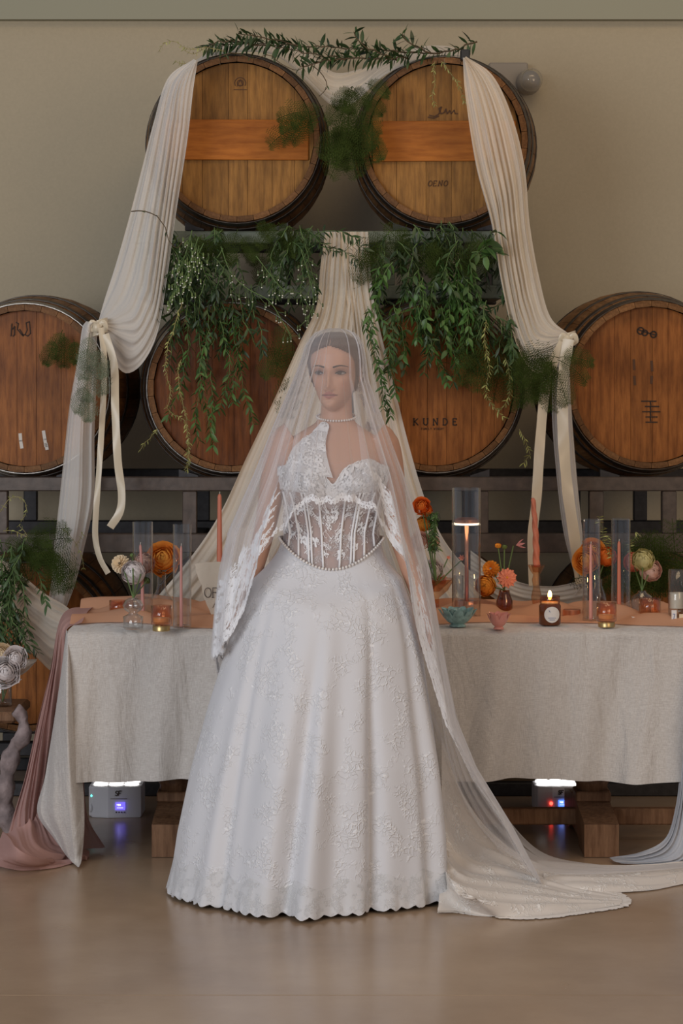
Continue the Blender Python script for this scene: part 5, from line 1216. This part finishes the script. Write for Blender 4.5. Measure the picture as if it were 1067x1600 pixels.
zs = np.concatenate([np.linspace(-.118, -.08, 14), np.linspace(-.078, .04, 76), np.linspace(.043, .114, 24)])
thc = np.concatenate([np.linspace(-PI/2, PI/2, 120, endpoint=False), np.linspace(PI/2, 3*PI/2, 40, endpoint=False)])
G = np.array([[hw(headpt(t_, z)) for z in zs] for t_ in thc])
hd = MB().grid(G, True); n_ = len(zs); m_ = len(thc)
hd.f.append(tuple(i*n_ for i in range(m_))); hd.f.append(tuple((m_-1-i)*n_+n_-1 for i in range(m_)))
body.add(hd.v, hd.f)
body.tube([tuple(Vector((BC+.014, BD+.012, 1.38))), (BC+.016, BD+.008, 1.44), (HC.x+.002, HC.y+.022, 1.50), (HC.x, HC.y+.02, 1.53)], [.048, .045, .045, .042], 20)
for sg in (-1, 1):   # ears
    p = hw((sg*.073, .012, -.008)); body.ball(p, .016, 10, 8, (.45, .7, 1.6))
def P3(px, py, dy=0.0): return (bx(px), BD+dy, bz(py))
arms = {-1: [P3(456, 680, .0), P3(440, 694, .0), P3(429, 740, .01), P3(415, 820, .02), P3(399, 880, .02), P3(381, 935, .01)],
        1: [P3(588, 680, .0), P3(602, 694, .0), P3(611, 740, .01), P3(620, 820, .02), P3(638, 880, .0), P3(656, 938, -.03)]}
ar = [.042, .041, .037, .031, .029, .021]
for sg, a in arms.items():
    A = crom(a, 26); rr = np.interp(np.linspace(0, 1, 26), np.linspace(0, 1, 6), ar)
    body.tube([tuple(p) for p in A], list(map(float, rr)), 16)
    wv = Vector(A[-1]); dn = (Vector(A[-1])-Vector(A[-4])).normalized(); sd_ = Vector((-.1*sg, 1, 0)).normalized(); sd_ = (sd_-dn*sd_.dot(dn)).normalized(); fr_ = dn.cross(sd_)
    # palm
    pal = [wv-dn*.01, wv+dn*.03, wv+dn*.06, wv+dn*.085]
    V = []; n = 12
    for i, (c_, wa, tb) in enumerate(zip(pal, (.021, .033, .038, .034), (.018, .016, .014, .011))):
        for q in range(n):
            an = 2*PI*q/n; V.append(tuple(c_+sd_*wa*math.cos(an)+fr_*tb*math.sin(an)))
    body.add(V, [(i*n+q, i*n+(q+1) % n, (i+1)*n+(q+1) % n, (i+1)*n+q) for i in range(3) for q in range(n)]+[tuple(range(n-1, -1, -1)), tuple(3*n+q for q in range(n))])
    for k, (off, ln) in enumerate(((-.027, .066), (-.009, .076), (.009, .071), (.026, .056))):
        b0 = wv+dn*.078-sd_*off*-1; cur = fr_*(-.012*sg); a1 = b0+dn*ln*.45+cur*.3; a2 = b0+dn*ln*.78+cur*1.0; a3 = b0+dn*ln*.97+cur*2.0
        body.tube([tuple(b0-dn*.012), tuple(b0), tuple(a1), tuple(a2), tuple(a3)], [.0085, .0085, .0078, .0072, .0058], 10)
    tb0 = wv+dn*.022-sd_*.020; tb1 = tb0-sd_*.026+dn*.024; tb2 = tb1-sd_*.010+dn*.028
    body.tube([tuple(tb0+sd_*.01-dn*.01), tuple(tb0), tuple(tb1), tuple(tb2)], [.012, .012, .0095, .0075], 10)
# legs and feet under the skirt
for sg in (-1, 1):
    body.tube([(BC+sg*.085, BD, .80), (BC+sg*.085, BD, .50), (BC+sg*.08, BD+.01, .28), (BC+sg*.075, BD+.01, .10), (BC+sg*.075, BD+.01, .06)], [.085, .062, .052, .034, .036], 16)
    body.ball((BC+sg*.075, BD-.05, .034), .04, 12, 8, (.85, 2.3, .8))
# fuse into one continuous skin
me = body.mesh('body', M['wall'], True); tmp = bpy.data.objects.new('tmp', me); C.objects.link(tmp)
md = tmp.modifiers.new('r', 'REMESH'); md.mode = 'VOXEL'; md.voxel_size = .0032; md.use_smooth_shade = True
ms = tmp.modifiers.new('s', 'SMOOTH'); ms.iterations = 2; ms.factor = .5
dg = bpy.context.evaluated_depsgraph_get(); me2 = bpy.data.meshes.new_from_object(tmp.evaluated_get(dg))
bpy.data.objects.remove(tmp)
co_ = np.empty(len(me2.vertices)*3); me2.vertices.foreach_get('co', co_); co_ = co_.reshape(-1, 3)
# complexion: lips, lids and cheeks belong to the skin
rel = co_-np.array(HC); lx = rel[:, 0]*CY+rel[:, 1]*SY; ly = -rel[:, 0]*SY+rel[:, 1]*CY; lz = rel[:, 2]; front = ly < -.05
base = np.array((.56, .315, .215)); colr = np.tile(base, (len(co_), 1))
def blend(mask, c_): 
    m__ = (np.clip(mask, 0, 1)*front)[:, None]; colr[:] = colr*(1-m__)+np.array(c_)*m__
lipw = .0255*(1-np.abs(lz+.0710)/.013); lip = np.clip((lipw-np.abs(lx))/.003, 0, 1)*np.clip((.0125-np.abs(lz+.0715))/.002, 0, 1)
blend(lip*.85, (.38, .13, .115))
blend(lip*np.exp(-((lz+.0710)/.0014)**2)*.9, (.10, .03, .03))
for sg in (-1, 1):
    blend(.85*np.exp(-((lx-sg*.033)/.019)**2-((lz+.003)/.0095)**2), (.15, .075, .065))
    blend(.25*np.exp(-((lx-sg*.046)/.017)**2-((lz+.040)/.015)**2), (.60, .24, .17))
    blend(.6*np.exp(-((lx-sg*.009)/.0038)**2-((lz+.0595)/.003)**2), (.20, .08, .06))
ca = me2.color_attributes.new('complexion', 'FLOAT_COLOR', 'POINT')
ca.data.foreach_set('color', np.c_[colr, np.ones(len(colr))].ravel())
me2.transform(Matrix.Translation(-bride.location))
m, nt, b = mk('skin'); setin(b, rough=.48, spec=.4, sss=.12); b.inputs['Subsurface Radius'].default_value = (.02, .008, .004); b.inputs['Subsurface Scale'].default_value = .3
at = node(nt, 'ShaderNodeAttribute', attribute_name='complexion'); nt.links.new(at.outputs['Color'], b.inputs['Base Color']); M['skin'] = m
me2.materials.clear(); me2.materials.append(m); me2.name = 'body'
me2.polygons.foreach_set('use_smooth', [True]*len(me2.polygons))
o = bpy.data.objects.new('body', me2); C.objects.link(o); o.parent = bride
# eyes, lashes, brows
M['sclera'] = plain('eye_white', (.34, .31, .30), .4); M['iris'] = plain('dark_iris', (.05, .035, .03), .2); M['lash'] = plain('lash', (.02, .012, .01), .6); M['brow'] = plain('brow_hair', (.05, .028, .02), .7)
def fpt(x, z, off):
    """front of the face at local x,z"""
    th = 0.0; w_ = np.interp(z, HZ, HWd); lo, hi = -1.4, 1.4
    for _ in range(24):
        mid = (lo+hi)/2
        if headpt(mid, z)[0] < x: lo = mid
        else: hi = mid
    q = headpt((lo+hi)/2, z); return hw((q[0], q[1]-off, z))
for sg in (-1, 1):
    ex, ez = sg*.0325, -.0065; V = [fpt(ex, ez, .0016)]; n = 24
    for i in range(n):
        a = 2*PI*i/n; xx = ex+.0138*math.cos(a); zz = ez+(.0042 if math.sin(a) > 0 else .0034)*math.sin(a)*abs(math.sin(a))**-.15 if abs(math.sin(a)) > 1e-3 else ez
        V.append(fpt(xx, zz+.0008*sg*math.cos(a), .0012))
    obj('eye', MB().add(V, [(0, 1+i, 1+(i+1) % n) for i in range(n)]), 'sclera', bride)
    ix = ex-.0028; V = [fpt(ix, ez+.0006, .0024)]
    for i in range(16):
        a = 2*PI*i/16; V.append(fpt(ix+.0062*math.cos(a), ez+.0002+.0038*math.sin(a), .0019))
    obj('iris', MB().add(V, [(0, 1+i, 1+(i+1) % 16) for i in range(16)]), 'iris', bride)
    up = [fpt(ex+(-.0145+.029*i/12), ez+.0046*math.sin(PI*i/12)**.8+.0008*sg*(-1+2*i/12), .0024) for i in range(13)]
    obj('eyelash', MB().tube(up, [.0009+.0017*math.sin(PI*i/12) for i in range(13)], 6), 'lash', bride)
    lo_ = [fpt(ex+(-.0130+.026*i/10), ez-.0038*math.sin(PI*i/10)**.8, .0018) for i in range(11)]
    obj('eyelash', MB().tube(lo_, .0006, 5), 'lash', bride)
    bw = [fpt(sg*(.013+.040*i/12), .0105+.0060*math.sin(PI*(i/12)*.72)-.0035*(i/12)**3, .0012) for i in range(13)]
    obj('eyebrow', MB().tube(bw, [.0028*(1-.72*(i/12)**1.6) for i in range(13)], 6), 'brow', bride)
# hair: parted in the centre and drawn back over the ears into a low bun
NT, NZ = 120, 60; V = []; keep = {}
G = np.zeros((NT, NZ, 3)); mask = np.zeros((NT, NZ), bool)
for i in range(NT):
    th = 2*PI*i/NT
    for j in range(NZ):
        z = -.085+(.199)*j/(NZ-1); a = abs((th+PI) % (2*PI)-PI)
        hl = np.interp(a, [0, .5, .95, 1.15, 1.35, 1.55, 1.8, 3.2], [.076, .066, .050, .030, .0, -.03, -.055, -.085])
        mask[i, j] = z >= hl
        th_part = gs((th+PI) % (2*PI)-PI, .10)*(.004 if z < .112 else 0)
        q = headpt(th, z, .0045+.004*math.sin(min(a, PI/2))-th_part+.0012*math.sin(th*38+z*60)); G[i, j] = hw((q[0], q[1], q[2]))
        if not mask[i, j]:
            q = headpt(th, max(z, hl-.004), .001 if z < hl else .004); G[i, j] = hw(q)
hm = MB(); f = []
for i in range(NT):
    k = (i+1) % NT
    for j in range(NZ-1):
        if mask[i, j+1] or mask[k, j+1]: f.append((i*NZ+j, k*NZ+j, k*NZ+j+1, i*NZ+j+1))
hm.add(G.reshape(-1, 3), f); hm.f.append(tuple(i*NZ+NZ-1 for i in range(NT)))
p = hw((0, .105, -.02)); hm.ball(p, .045, 16, 10, (1.1, .8, 1.0))
hair = obj('hair', hm, 'hair', bride)
# pearl necklace
def pearls(name, pts, r, parent):
    mb = MB()
    for p in pts: mb.ball(p, r, 8, 5)
    o = obj(name, mb, 'pearl', parent); o['kind'] = 'stuff'; return o
nk = []
for i in range(44):
    th = 2*PI*i/44; c_, s_ = math.cos(th), math.sin(th)
    z = 1.424-.013*(1+c_)*.9; nk.append((BC+.014+(.058)*s_, BD+.012-(.068)*c_, z))
pearls('pearl_necklace', nk, .0037, bride)

# ---- bodice
gown = None
def belt_z(th):
    a = (th+PI) % (2*PI)-PI; return 1.052-.085*max(0, math.cos(a*.95))**3.0 if abs(a) < 1.6 else 1.052
def neck_z(th):
    a = (th+PI) % (2*PI)-PI
    if abs(a) > 1.45: return 1.262
    return 1.262+.024*math.exp(-((abs(a)-.62)/.28)**2)-.050*math.exp(-(a/.16)**2)
NB = 140; G = np.array([[torso(2*PI*i/NB-PI, belt_z(2*PI*i/NB-PI)-.01+(neck_z(2*PI*i/NB-PI)-belt_z(2*PI*i/NB-PI)+.01)*j/49, .0075) for j in range(50)] for i in range(NB+1)])
# nip the gown's own bodice: smooth cups across the cleavage
SB = Surf(G)
bod = obj('corset', MB().grid(G), 'bodice', bride)
bod['label'] = 'sheer boned corset bodice'
def cup_low(a): return 1.188-.012*math.cos(a*3)
G2 = np.array([[torso(th, cup_low(th)+(neck_z(th)+.004-cup_low(th))*j/23, .0115+.0015*math.sin(th*60)*math.sin(j*.9)) for j in range(24)] for th in np.linspace(-1.35, 1.35, 110)])
SCU = Surf(G2)
obj('lace_cups', MB().grid(G2), 'cup', bride)
# halter piece rising to the viewer's left of the neck
hal = drape([[torso(-.98, 1.25, .012), torso(-.80, 1.32, .010), torso(-.60, 1.372, .008), torso(-.62, 1.398, .006)],
             [torso(-.50, 1.25, .016), torso(-.48, 1.32, .012), torso(-.42, 1.372, .010), torso(-.40, 1.396, .008)],
             [torso(-.0, 1.235, .016), torso(-.08, 1.275, .014), torso(-.16, 1.33, .012), torso(-.22, 1.385, .008)]], 30, 30, .0, 1)
SH = Surf(hal); obj('halter_lace', MB().grid(hal), 'cup', bride)
bn = MB()
for a0, a1 in ((-1.15, -.92), (-.88, -.62), (-.60, -.40), (-.53, -.34), (-.27, -.14), (.27, .14), (.53, .34), (.60, .40), (.88, .62), (1.15, .92)):
    pts = []
    for i in range(16):
        k = i/15; a = a1+(a0-a1)*k; z = belt_z(a)+.002+(1.19-belt_z(a))*k; pts.append(torso(a, z, .0105))
    o = obj('corset_bone', MB().tube(pts, .0036, 6), 'lace', bride)
mb = MB(); r = random.Random(5)
for i in range(150):
    u = r.uniform(.22, .78); lay_motif(mb, SB, u, r.uniform(.15, .75), r.uniform(.018, .034), r.uniform(0, 6.3), r.choice((0, 1, 2)), .003, .0012, r, 1)
for i in range(130): lay_motif(mb, SCU, r.uniform(.03, .97), r.uniform(.0, 1), r.uniform(.022, .04), r.uniform(0, 6.3), r.choice((0, 1, 2)), .003, .0014, r, 1)
for i in range(40): lay_motif(mb, SH, r.uniform(.0, 1), r.uniform(.0, .95), r.uniform(.02, .034), r.uniform(0, 6.3), r.choice((0, 1, 2)), .003, .0014, r, 1)
for u_, v_ in ((.56, .98), (.58, .9), (.63, .95)): lay_motif(mb, SCU, u_, v_, .05, u_*9, 0, .006, .0016, r, 1)
o = obj('bodice_lace', mb, 'lace', bride); o['kind'] = 'stuff'
bp_ = []
L0 = None; acc = 0
for i in range(900):
    th = -PI+2*PI*i/900; q = Vector(torso(th, belt_z(th), .018))
    if L0 is None or (q-L0).length >= .0098: bp_.append(tuple(q)); L0 = q
pearls('pearl_belt', bp_, .0046, bride)

# ---- skirt
SK = [(1.06, 436, 592), (1.043, 434, 594), (1.015, 422, 604), (.985, 410, 614), (.938, 397, 630), (.843, 375, 648), (.748, 358, 660), (.557, 328, 675), (.367, 302, 690), (.176, 281, 700), (.004, 268, 704)]
SKA = np.array(SK)[::-1]
NT, NV = 300, 90
def skirt_pt(th, k, off=0.0):
    zt = belt_z(th)-.002; z = zt+(0.006-zt)*k
    # above the flare the waist ring follows the torso
    Lp, Rp = np.interp(z, SKA[:, 0], SKA[:, 1]), np.interp(z, SKA[:, 0], SKA[:, 2])
    xl, xr = bx(Lp), bx(Rp); cx = (xl+xr)/2; hw_ = (xr-xl)/2
    dz = np.interp(z, [0, .4, .8, 1.0, 1.06], [.385, .345, .245, .135, .105]); bk_ = np.interp(z, [0, .4, .8, 1.0, 1.06], [.37, .33, .22, .13, .10])
    s, c = math.sin(th), math.cos(th); a = (th+PI) % (2*PI)-PI
    q = 2.1; kk = (abs(s)**q+abs(c)**q)**(-1/q)
    e = min(1, k*1.6)
    # soft organ folds, with one deep pleat left of centre
    fold = .060*math.cos(a*5+.9)+.030*math.cos(a*9+1.9+.8*math.sin(a*2))+.012*math.cos(a*17+k*1.5)
    fold -= .16*math.exp(-((a+.17-.12*(1-k))/.085)**2)*min(1, k*2.2)
    fold += .05*math.exp(-((a-.02)/.12)**2)
    fold -= .10*math.exp(-((a-.98)/.07)**2)+.07*math.exp(-((a-.50)/.06)**2)+.06*math.exp(-((a+.75)/.07)**2)
    wgt = e*(1-.75*abs(s)**6)
    rad = 1+fold*wgt*1.25-.01+off
    x = cx+hw_*s*kk*rad; y = BD-(dz if c > 0 else bk_)*c*kk*rad
    w0 = max(0, 1-k*9); tp = torso(th, zt, .012)
    x = x*(1-w0)+tp[0]*w0; y = y*(1-w0)+tp[1]*w0
    return (x, min(y, 7.40), max(z, .004))
G = np.array([[skirt_pt(-PI+2*PI*i/NT, .985*j/(NV-1)) for j in range(NV)] for i in range(NT+1)])
SS = Surf(G); sk = obj('skirt', MB().grid(G), 'skirt', bride)
mb = MB(); r = random.Random(9)
for i in range(420):
    lay_motif(mb, SS, r.uniform(.2, .8), r.uniform(.12, .93), r.uniform(.03, .065), r.uniform(0, 6.3), r.choice((0, 1, 2)), .0012, .0016, r, 1)
o = obj('skirt_applique', mb, 'lace', bride); o['kind'] = 'stuff'
M['flounce'] = lacecloth('flounce_lace', (0.80, 0.80, 0.81), (0.92, 0.92, 0.92), alpha=0.8, scale=60)
NF = 700; fl_ = []
for i in range(NF+1):
    th = -PI+2*PI*i/NF; row = []
    for j in range(14):
        t_ = j/13; sc_ = .010*(1-abs(math.sin(th*31)))*t_**2
        top_ = .905+.012*math.sin(th*19); row.append(skirt_pt(th, top_+(.998-top_-sc_)*t_, .0015+t_*(.016+.006*math.sin(th*34+2*math.sin(th*5))+.003*math.sin(th*71))))
    fl_.append(row)
SF_ = Surf(np.array(fl_)); o = obj('lace_flounce', MB().grid(np.array(fl_)), 'flounce', bride); o['label'] = 'scalloped lace flounce at the hem'
mb = MB(); n = 150
for i in range(n):
    u = i/n
    lay_motif(mb, SF_, u, .86, .045, r.uniform(0, 6.3), 0, .003, .0022, r, 1)
    lay_motif(mb, SF_, u+.5/n, .55, .05, r.uniform(0, 6.3), r.choice((1, 2)), .003, .0022, r, 1)
    for _ in range(3): lay_motif(mb, SF_, u+r.random()/n, r.uniform(.0, .12), r.uniform(.035, .055), r.uniform(0, 6.3), r.choice((0, 1, 2)), .003, .002, r, 1)
    lay_motif(mb, SS, u+r.random()/n, r.uniform(.82, .93), r.uniform(.04, .06), r.uniform(0, 6.3), r.choice((0, 1, 2)), .003, .002, r, 1)
    lay_motif(mb, SF_, u+.3/n, r.uniform(.0, .5), .05, r.uniform(0, 6.3), r.choice((0, 1, 2)), .004, .002, r, 1)
    if i % 2: lay_motif(mb, SS, u, r.uniform(.88, .96), .055, PI/2+r.uniform(-.4, .4), r.choice((0, 1, 2)), .004, .002, r, 1)
o = obj('hem_lace', mb, 'lace', bride); o['kind'] = 'stuff'; 

# ---- train on the floor
tr1 = drape([PL([(690, 1150, 7.24), (712, 1215, 7.26), (745, 1272, 7.28), (790, 1318, 7.32)])+[FP(850, 1350, .02), FP(910, 1372, .012), FP(955, 1392, .006)],
             PL([(690, 1250, 7.1), (706, 1305, 7.08), (735, 1335, 7.08)])+[FP(790, 1365, .06), FP(850, 1382, .035), FP(910, 1392, .015), FP(970, 1402, .006)],
             PL([(690, 1350, 6.95)])+[FP(705, 1380, .09), FP(735, 1395, .07), FP(790, 1402, .045), FP(850, 1408, .03), FP(910, 1408, .015), FP(972, 1408, .006)],
             [FP(684, 1424, .008), FP(712, 1424, .006), FP(745, 1428, .006), FP(800, 1432, .005), FP(850, 1431, .005), FP(900, 1424, .006), FP(968, 1414, .006)]],
            70, 80, .012, 23, 6, env=[.3, 1, 1, .8, .5, .2], dirv=(0, -.3, 1))
ST = Surf(tr1); obj('lace_train', MB().grid(tr1), 'train', bride)
tr2 = drape([[FP(840, 1345, .012), FP(900, 1350, .012), FP(960, 1352, .02), FP(1020, 1350, .03), FP(1067, 1346, .03), FP(1130, 1346, .02)],
             [FP(850, 1370, .03), FP(900, 1374, .035), FP(960, 1374, .03), FP(1020, 1366, .03), FP(1067, 1362, .03), FP(1130, 1358, .02)],
             [FP(850, 1396, .01), FP(900, 1396, .006), FP(960, 1394, .006), FP(1020, 1389, .006), FP(1067, 1380, .006), FP(1130, 1372, .006)]], 50, 60, .007, 29, 4, dirv=(0, 0, 1))
ST2 = Surf(tr2); obj('train_tail', MB().grid(tr2), 'train', bride)
mb = MB(); r = random.Random(15)
for i in range(300): lay_motif(mb, ST, r.uniform(.2, 1), r.uniform(.02, .98), r.uniform(.035, .07), r.uniform(0, 6.3), r.choice((0, 1, 2)), .003, .0022, r, -1)
for i in range(60): lay_motif(mb, ST, r.uniform(.93, 1), i/60, .05, r.uniform(0, 6.3), 0, .005, .0022, r, -1)
for i in range(80): lay_motif(mb, ST, r.uniform(.2, 1), r.uniform(.90, 1.0), .06, r.uniform(0, 6.3), r.choice((0, 1)), .005, .0022, r, -1)
for Q_ in [list(tr1[-1, 25:]), list(tr1[:, -1][::-1])]:
    for i in range(len(Q_)-1):
        p0, p1 = np.array(Q_[i]), np.array(Q_[i+1])
        for q_ in (.0, .5):
            c_ = p0+(p1-p0)*q_; tn = (p1-p0)/(np.linalg.norm(p1-p0)+1e-9); o2 = np.array((tn[1], -tn[0], 0)); o2 = o2 if o2[1] < 0.3 else -o2
            L2 = .012+.016*r.random(); V = [c_+np.array((0, 0, .004))]+[c_+tn*.010*math.cos(PI*k_/5)+o2*(.002+L2*math.sin(PI*k_/5)) for k_ in range(6)]
            mb.add([(v_[0], v_[1], max(v_[2]*.5, .003)) for v_ in V], [(0, k_, k_+1) for k_ in range(1, 6)])
for i in range(110): lay_motif(mb, ST2, r.uniform(0, .35), r.uniform(.3, 1), r.uniform(.03, .05), r.uniform(0, 6.3), r.choice((0, 1, 2)), .004, .0022, r, -1)
M['lace_warm'] = plain('train_lace_thread', (.93, .88, .82), .7)
o = obj('train_applique', mb, 'lace_warm', bride); o['kind'] = 'stuff'

# ---- veil
VT = np.array([(513, 515, 530, .012, .010), (515, 505, 542, .055, .035), (520, 494, 553, .084, .060), (528, 485, 561, .106, .085), (541, 477, 567, .124, .104), (561, 471, 571, .134, .118), (590, 460, 574, .140, .130), (615, 449, 583, .148, .145), (640, 438, 592, .155, .160), (670, 425, 604, .165, .180), (740, 398, 630, .205, .220),
               (780, 380, 642, .215, .240), (830, 358, 656, .225, .270), (888, 345, 671, .25, .29), (950, 338, 681, .27, .31), (1014, 333, 692, .30, .33), (1122, 328, 713, .34, .345), (1200, 320, 745, .37, .36), (1290, 310, 800, .39, .37), (1385, 300, 850, .40, .38)])
def hem_py(a):
    return float(np.interp(math.degrees(a), [-180, -140, -125, -112, -98, -85, -72, -60, -48, -34, -15, 0, 15, 30, 42, 50, 57, 63, 70, 78, 90, 180],
                           [1385, 1385, 1300, 1090, 1030, 1022, 1018, 1004, 945, 850, 782, 786, 780, 795, 835, 880, 1000, 1130, 1270, 1360, 1385, 1385]))
VLEN = np.r_[0, np.cumsum(np.hypot(np.diff(VT[:, 0]), np.diff(VT[:, 2])))]
NU, NV = 460, 150
def veil_pt(a, k):
    he = hem_py(a)+6*abs(math.sin(a*18))
    kk = k**1.25; lim = np.interp(he, VT[:, 0], VLEN); py = float(np.interp(lim*kk, VLEN, VT[:, 0])) if k < 1 else he
    Lp, Rp, fr, bk_ = [float(np.interp(py, VT[:, 0], VT[:, i])) for i in (1, 2, 3, 4)]
    s, c = math.sin(a), math.cos(a)
    xl, xr = bx(Lp), bx(Rp); cx = (xl+xr)/2; hw_ = (xr-xl)/2
    e = float(np.interp(py, [545, 575, 640, 760, 900, 1200], [0, .010, .035, .06, .065, .07]))
    f = .9*math.cos(a*9+.5+.6*math.sin(a*2))+.7*math.cos(a*17+2.2+py*.002)+.5*math.cos(a*31+1+py*.004)
    sharp = 0
    for a0, wd, am in ((-.62, .05, 1.9), (-.38, .045, 1.8), (.55, .05, 1.8), (.82, .05, 1.6), (-1.05, .06, 1.6), (1.15, .06, 1.3), (.30, .04, .8), (-1.35, .05, 1.0)):
        sharp += am*math.exp(-((a-a0)/wd)**2)
    rad = 1+e*(f*.35*(1-.6*abs(s)**8)+sharp*.7)*(.55 if abs(s) > .93 else 1)
    x = cx+hw_*s*min(rad, 1.03 if abs(s) > .9 else 2); y = BD-(fr if c > 0 else bk_)*c*rad
    z = bz(py)
    if y > 7.39: y = 7.39
    return (x, y, max(z, .004))
G = np.array([[veil_pt(-PI+2*PI*i/NU, j/(NV-1)) for j in range(NV)] for i in range(NU+1)])
SV = Surf(G); veil = obj('veil', MB().grid(G), 'tulle', bride)
for a0, wd, v0, v1 in ((-.50, .045, .22, .97), (-.50, .018, .22, .97), (-.86, .06, .2, .98), (-.84, .025, .2, .98), (-1.22, .07, .2, .98), (.50, .045, .22, .97), (.86, .06, .2, .98), (.88, .025, .2, .98), (1.22, .07, .2, .98), (-.22, .014, .3, .96), (1.05, .03, .2, .98), (-1.05, .03, .2, .98)):
    rows = []
    for i in range(7):
        rr_ = []
        for j in range(90):
            v = .06+(v1-.06)*j/89; aa = a0+wd*(1-2*i/6)*(.5+.7*v)*min(1, (j/89*2.2)**1.5)+.03*math.sin(v*6+a0*9); q = SV.ev((aa+PI)/(2*PI), v)
            q = q+np.array((math.sin(aa), -math.cos(aa), 0))*(.004+.005*math.cos(PI*(i/6-.5))); rr_.append(q)
        rows.append(rr_)
    obj('gathered_fold', MB().grid(np.array(rows)), 'tulle', veil)
mb = MB(); r = random.Random(33)
def U(deg): return (deg+180)/360
a = -135.0
while a < 88:
    st = 1.5 if (a < 42 or a > 80) else .45
    if -34 < a < 40: st = 2.8
    inn = r.uniform(.02, .10) if not (-36 < a < 30) else r.uniform(.0, .05)
    ln = np.interp(hem_py(math.radians(a)), VT[:, 0], VLEN)*.0019
    sm_ = .024 if st > 1.8 else .04
    lay_motif(mb, SV, U(a), 1-.010/ln*2, sm_, r.uniform(0, 6.3), 0, .003, .0022, r, 1)
    if st < 2: lay_motif(mb, SV, U(a+st*.5), 1-(.045+inn*.5)/ln, r.uniform(.9, 1.4)*sm_, r.uniform(0, 6.3), r.choice((0, 1, 2)), .003, .0022, r, 1)
    if -128 < a < -36:
        for _ in range(2): lay_motif(mb, SV, U(a+r.uniform(-2, 2)), 1-(.04+r.uniform(0, .16))/ln, r.uniform(.04, .06), r.uniform(0, 6.3), r.choice((0, 1, 2)), .003, .0022, r, 1)
    if not (-34 < a < 30): lay_motif(mb, SV, U(a), 1-(.09+inn*.6)/ln, r.uniform(.04, .055), r.uniform(0, 6.3), r.choice((0, 1, 2)), .003, .0020, r, 1)
    a += st
def v_of(deg, py):
    lim = np.interp(hem_py(math.radians(deg)), VT[:, 0], VLEN); return float(min(max(np.interp(py, VT[:, 0], VLEN)/lim, 0), 1))**(1/1.25)
hp_ = [(q, hem_py(math.radians(q))) for q in np.linspace(32, 80, 200)]
py = 830
while py < 1372:
    ah = float(np.interp(py, [h_ for _, h_ in hp_], [q for q, _ in hp_]))
    for j in range(3):
        a2 = ah+1+r.uniform(0, 13)*(1 if j else .3); lay_motif(mb, SV, U(a2), v_of(a2, py+r.uniform(-8, 8)), r.uniform(.045, .07), r.uniform(0, 6.3), r.choice((0, 0, 1, 2)), .003, .0024, r, 1)
    py += 10
# lace patch of the back edge gathered behind the shoulder
for i in range(26):
    lay_motif(mb, SV, U(r.uniform(95, 135)), r.uniform(.14, .28), r.uniform(.03, .05), r.uniform(0, 6.3), r.choice((0, 1, 2)), .003, .0018, r, 1)
o = obj('veil_lace', mb, 'lace', veil); o['kind'] = 'stuff'; o['label'] = 'floral lace border'
# veil lying over the train
vt = drape([PL([(672, 900, 7.15), (692, 1010, 7.20), (712, 1110, 7.25), (740, 1195, 7.29), (790, 1275, 7.33), (848, 1332, 7.37)])+[FP(930, 1350, .02), FP(1000, 1352, .03), FP(1080, 1346, .03)],
            PL([(664, 980, 7.0), (684, 1080, 7.05), (700, 1180, 7.10), (730, 1260, 7.15), (775, 1320, 7.18)])+[FP(850, 1362, .05), FP(930, 1366, .05), FP(1000, 1362, .05), FP(1080, 1356, .05)]], 30, 80, .014, 4, 3)
obj('veil_train', MB().grid(vt), 'tulle', bride)
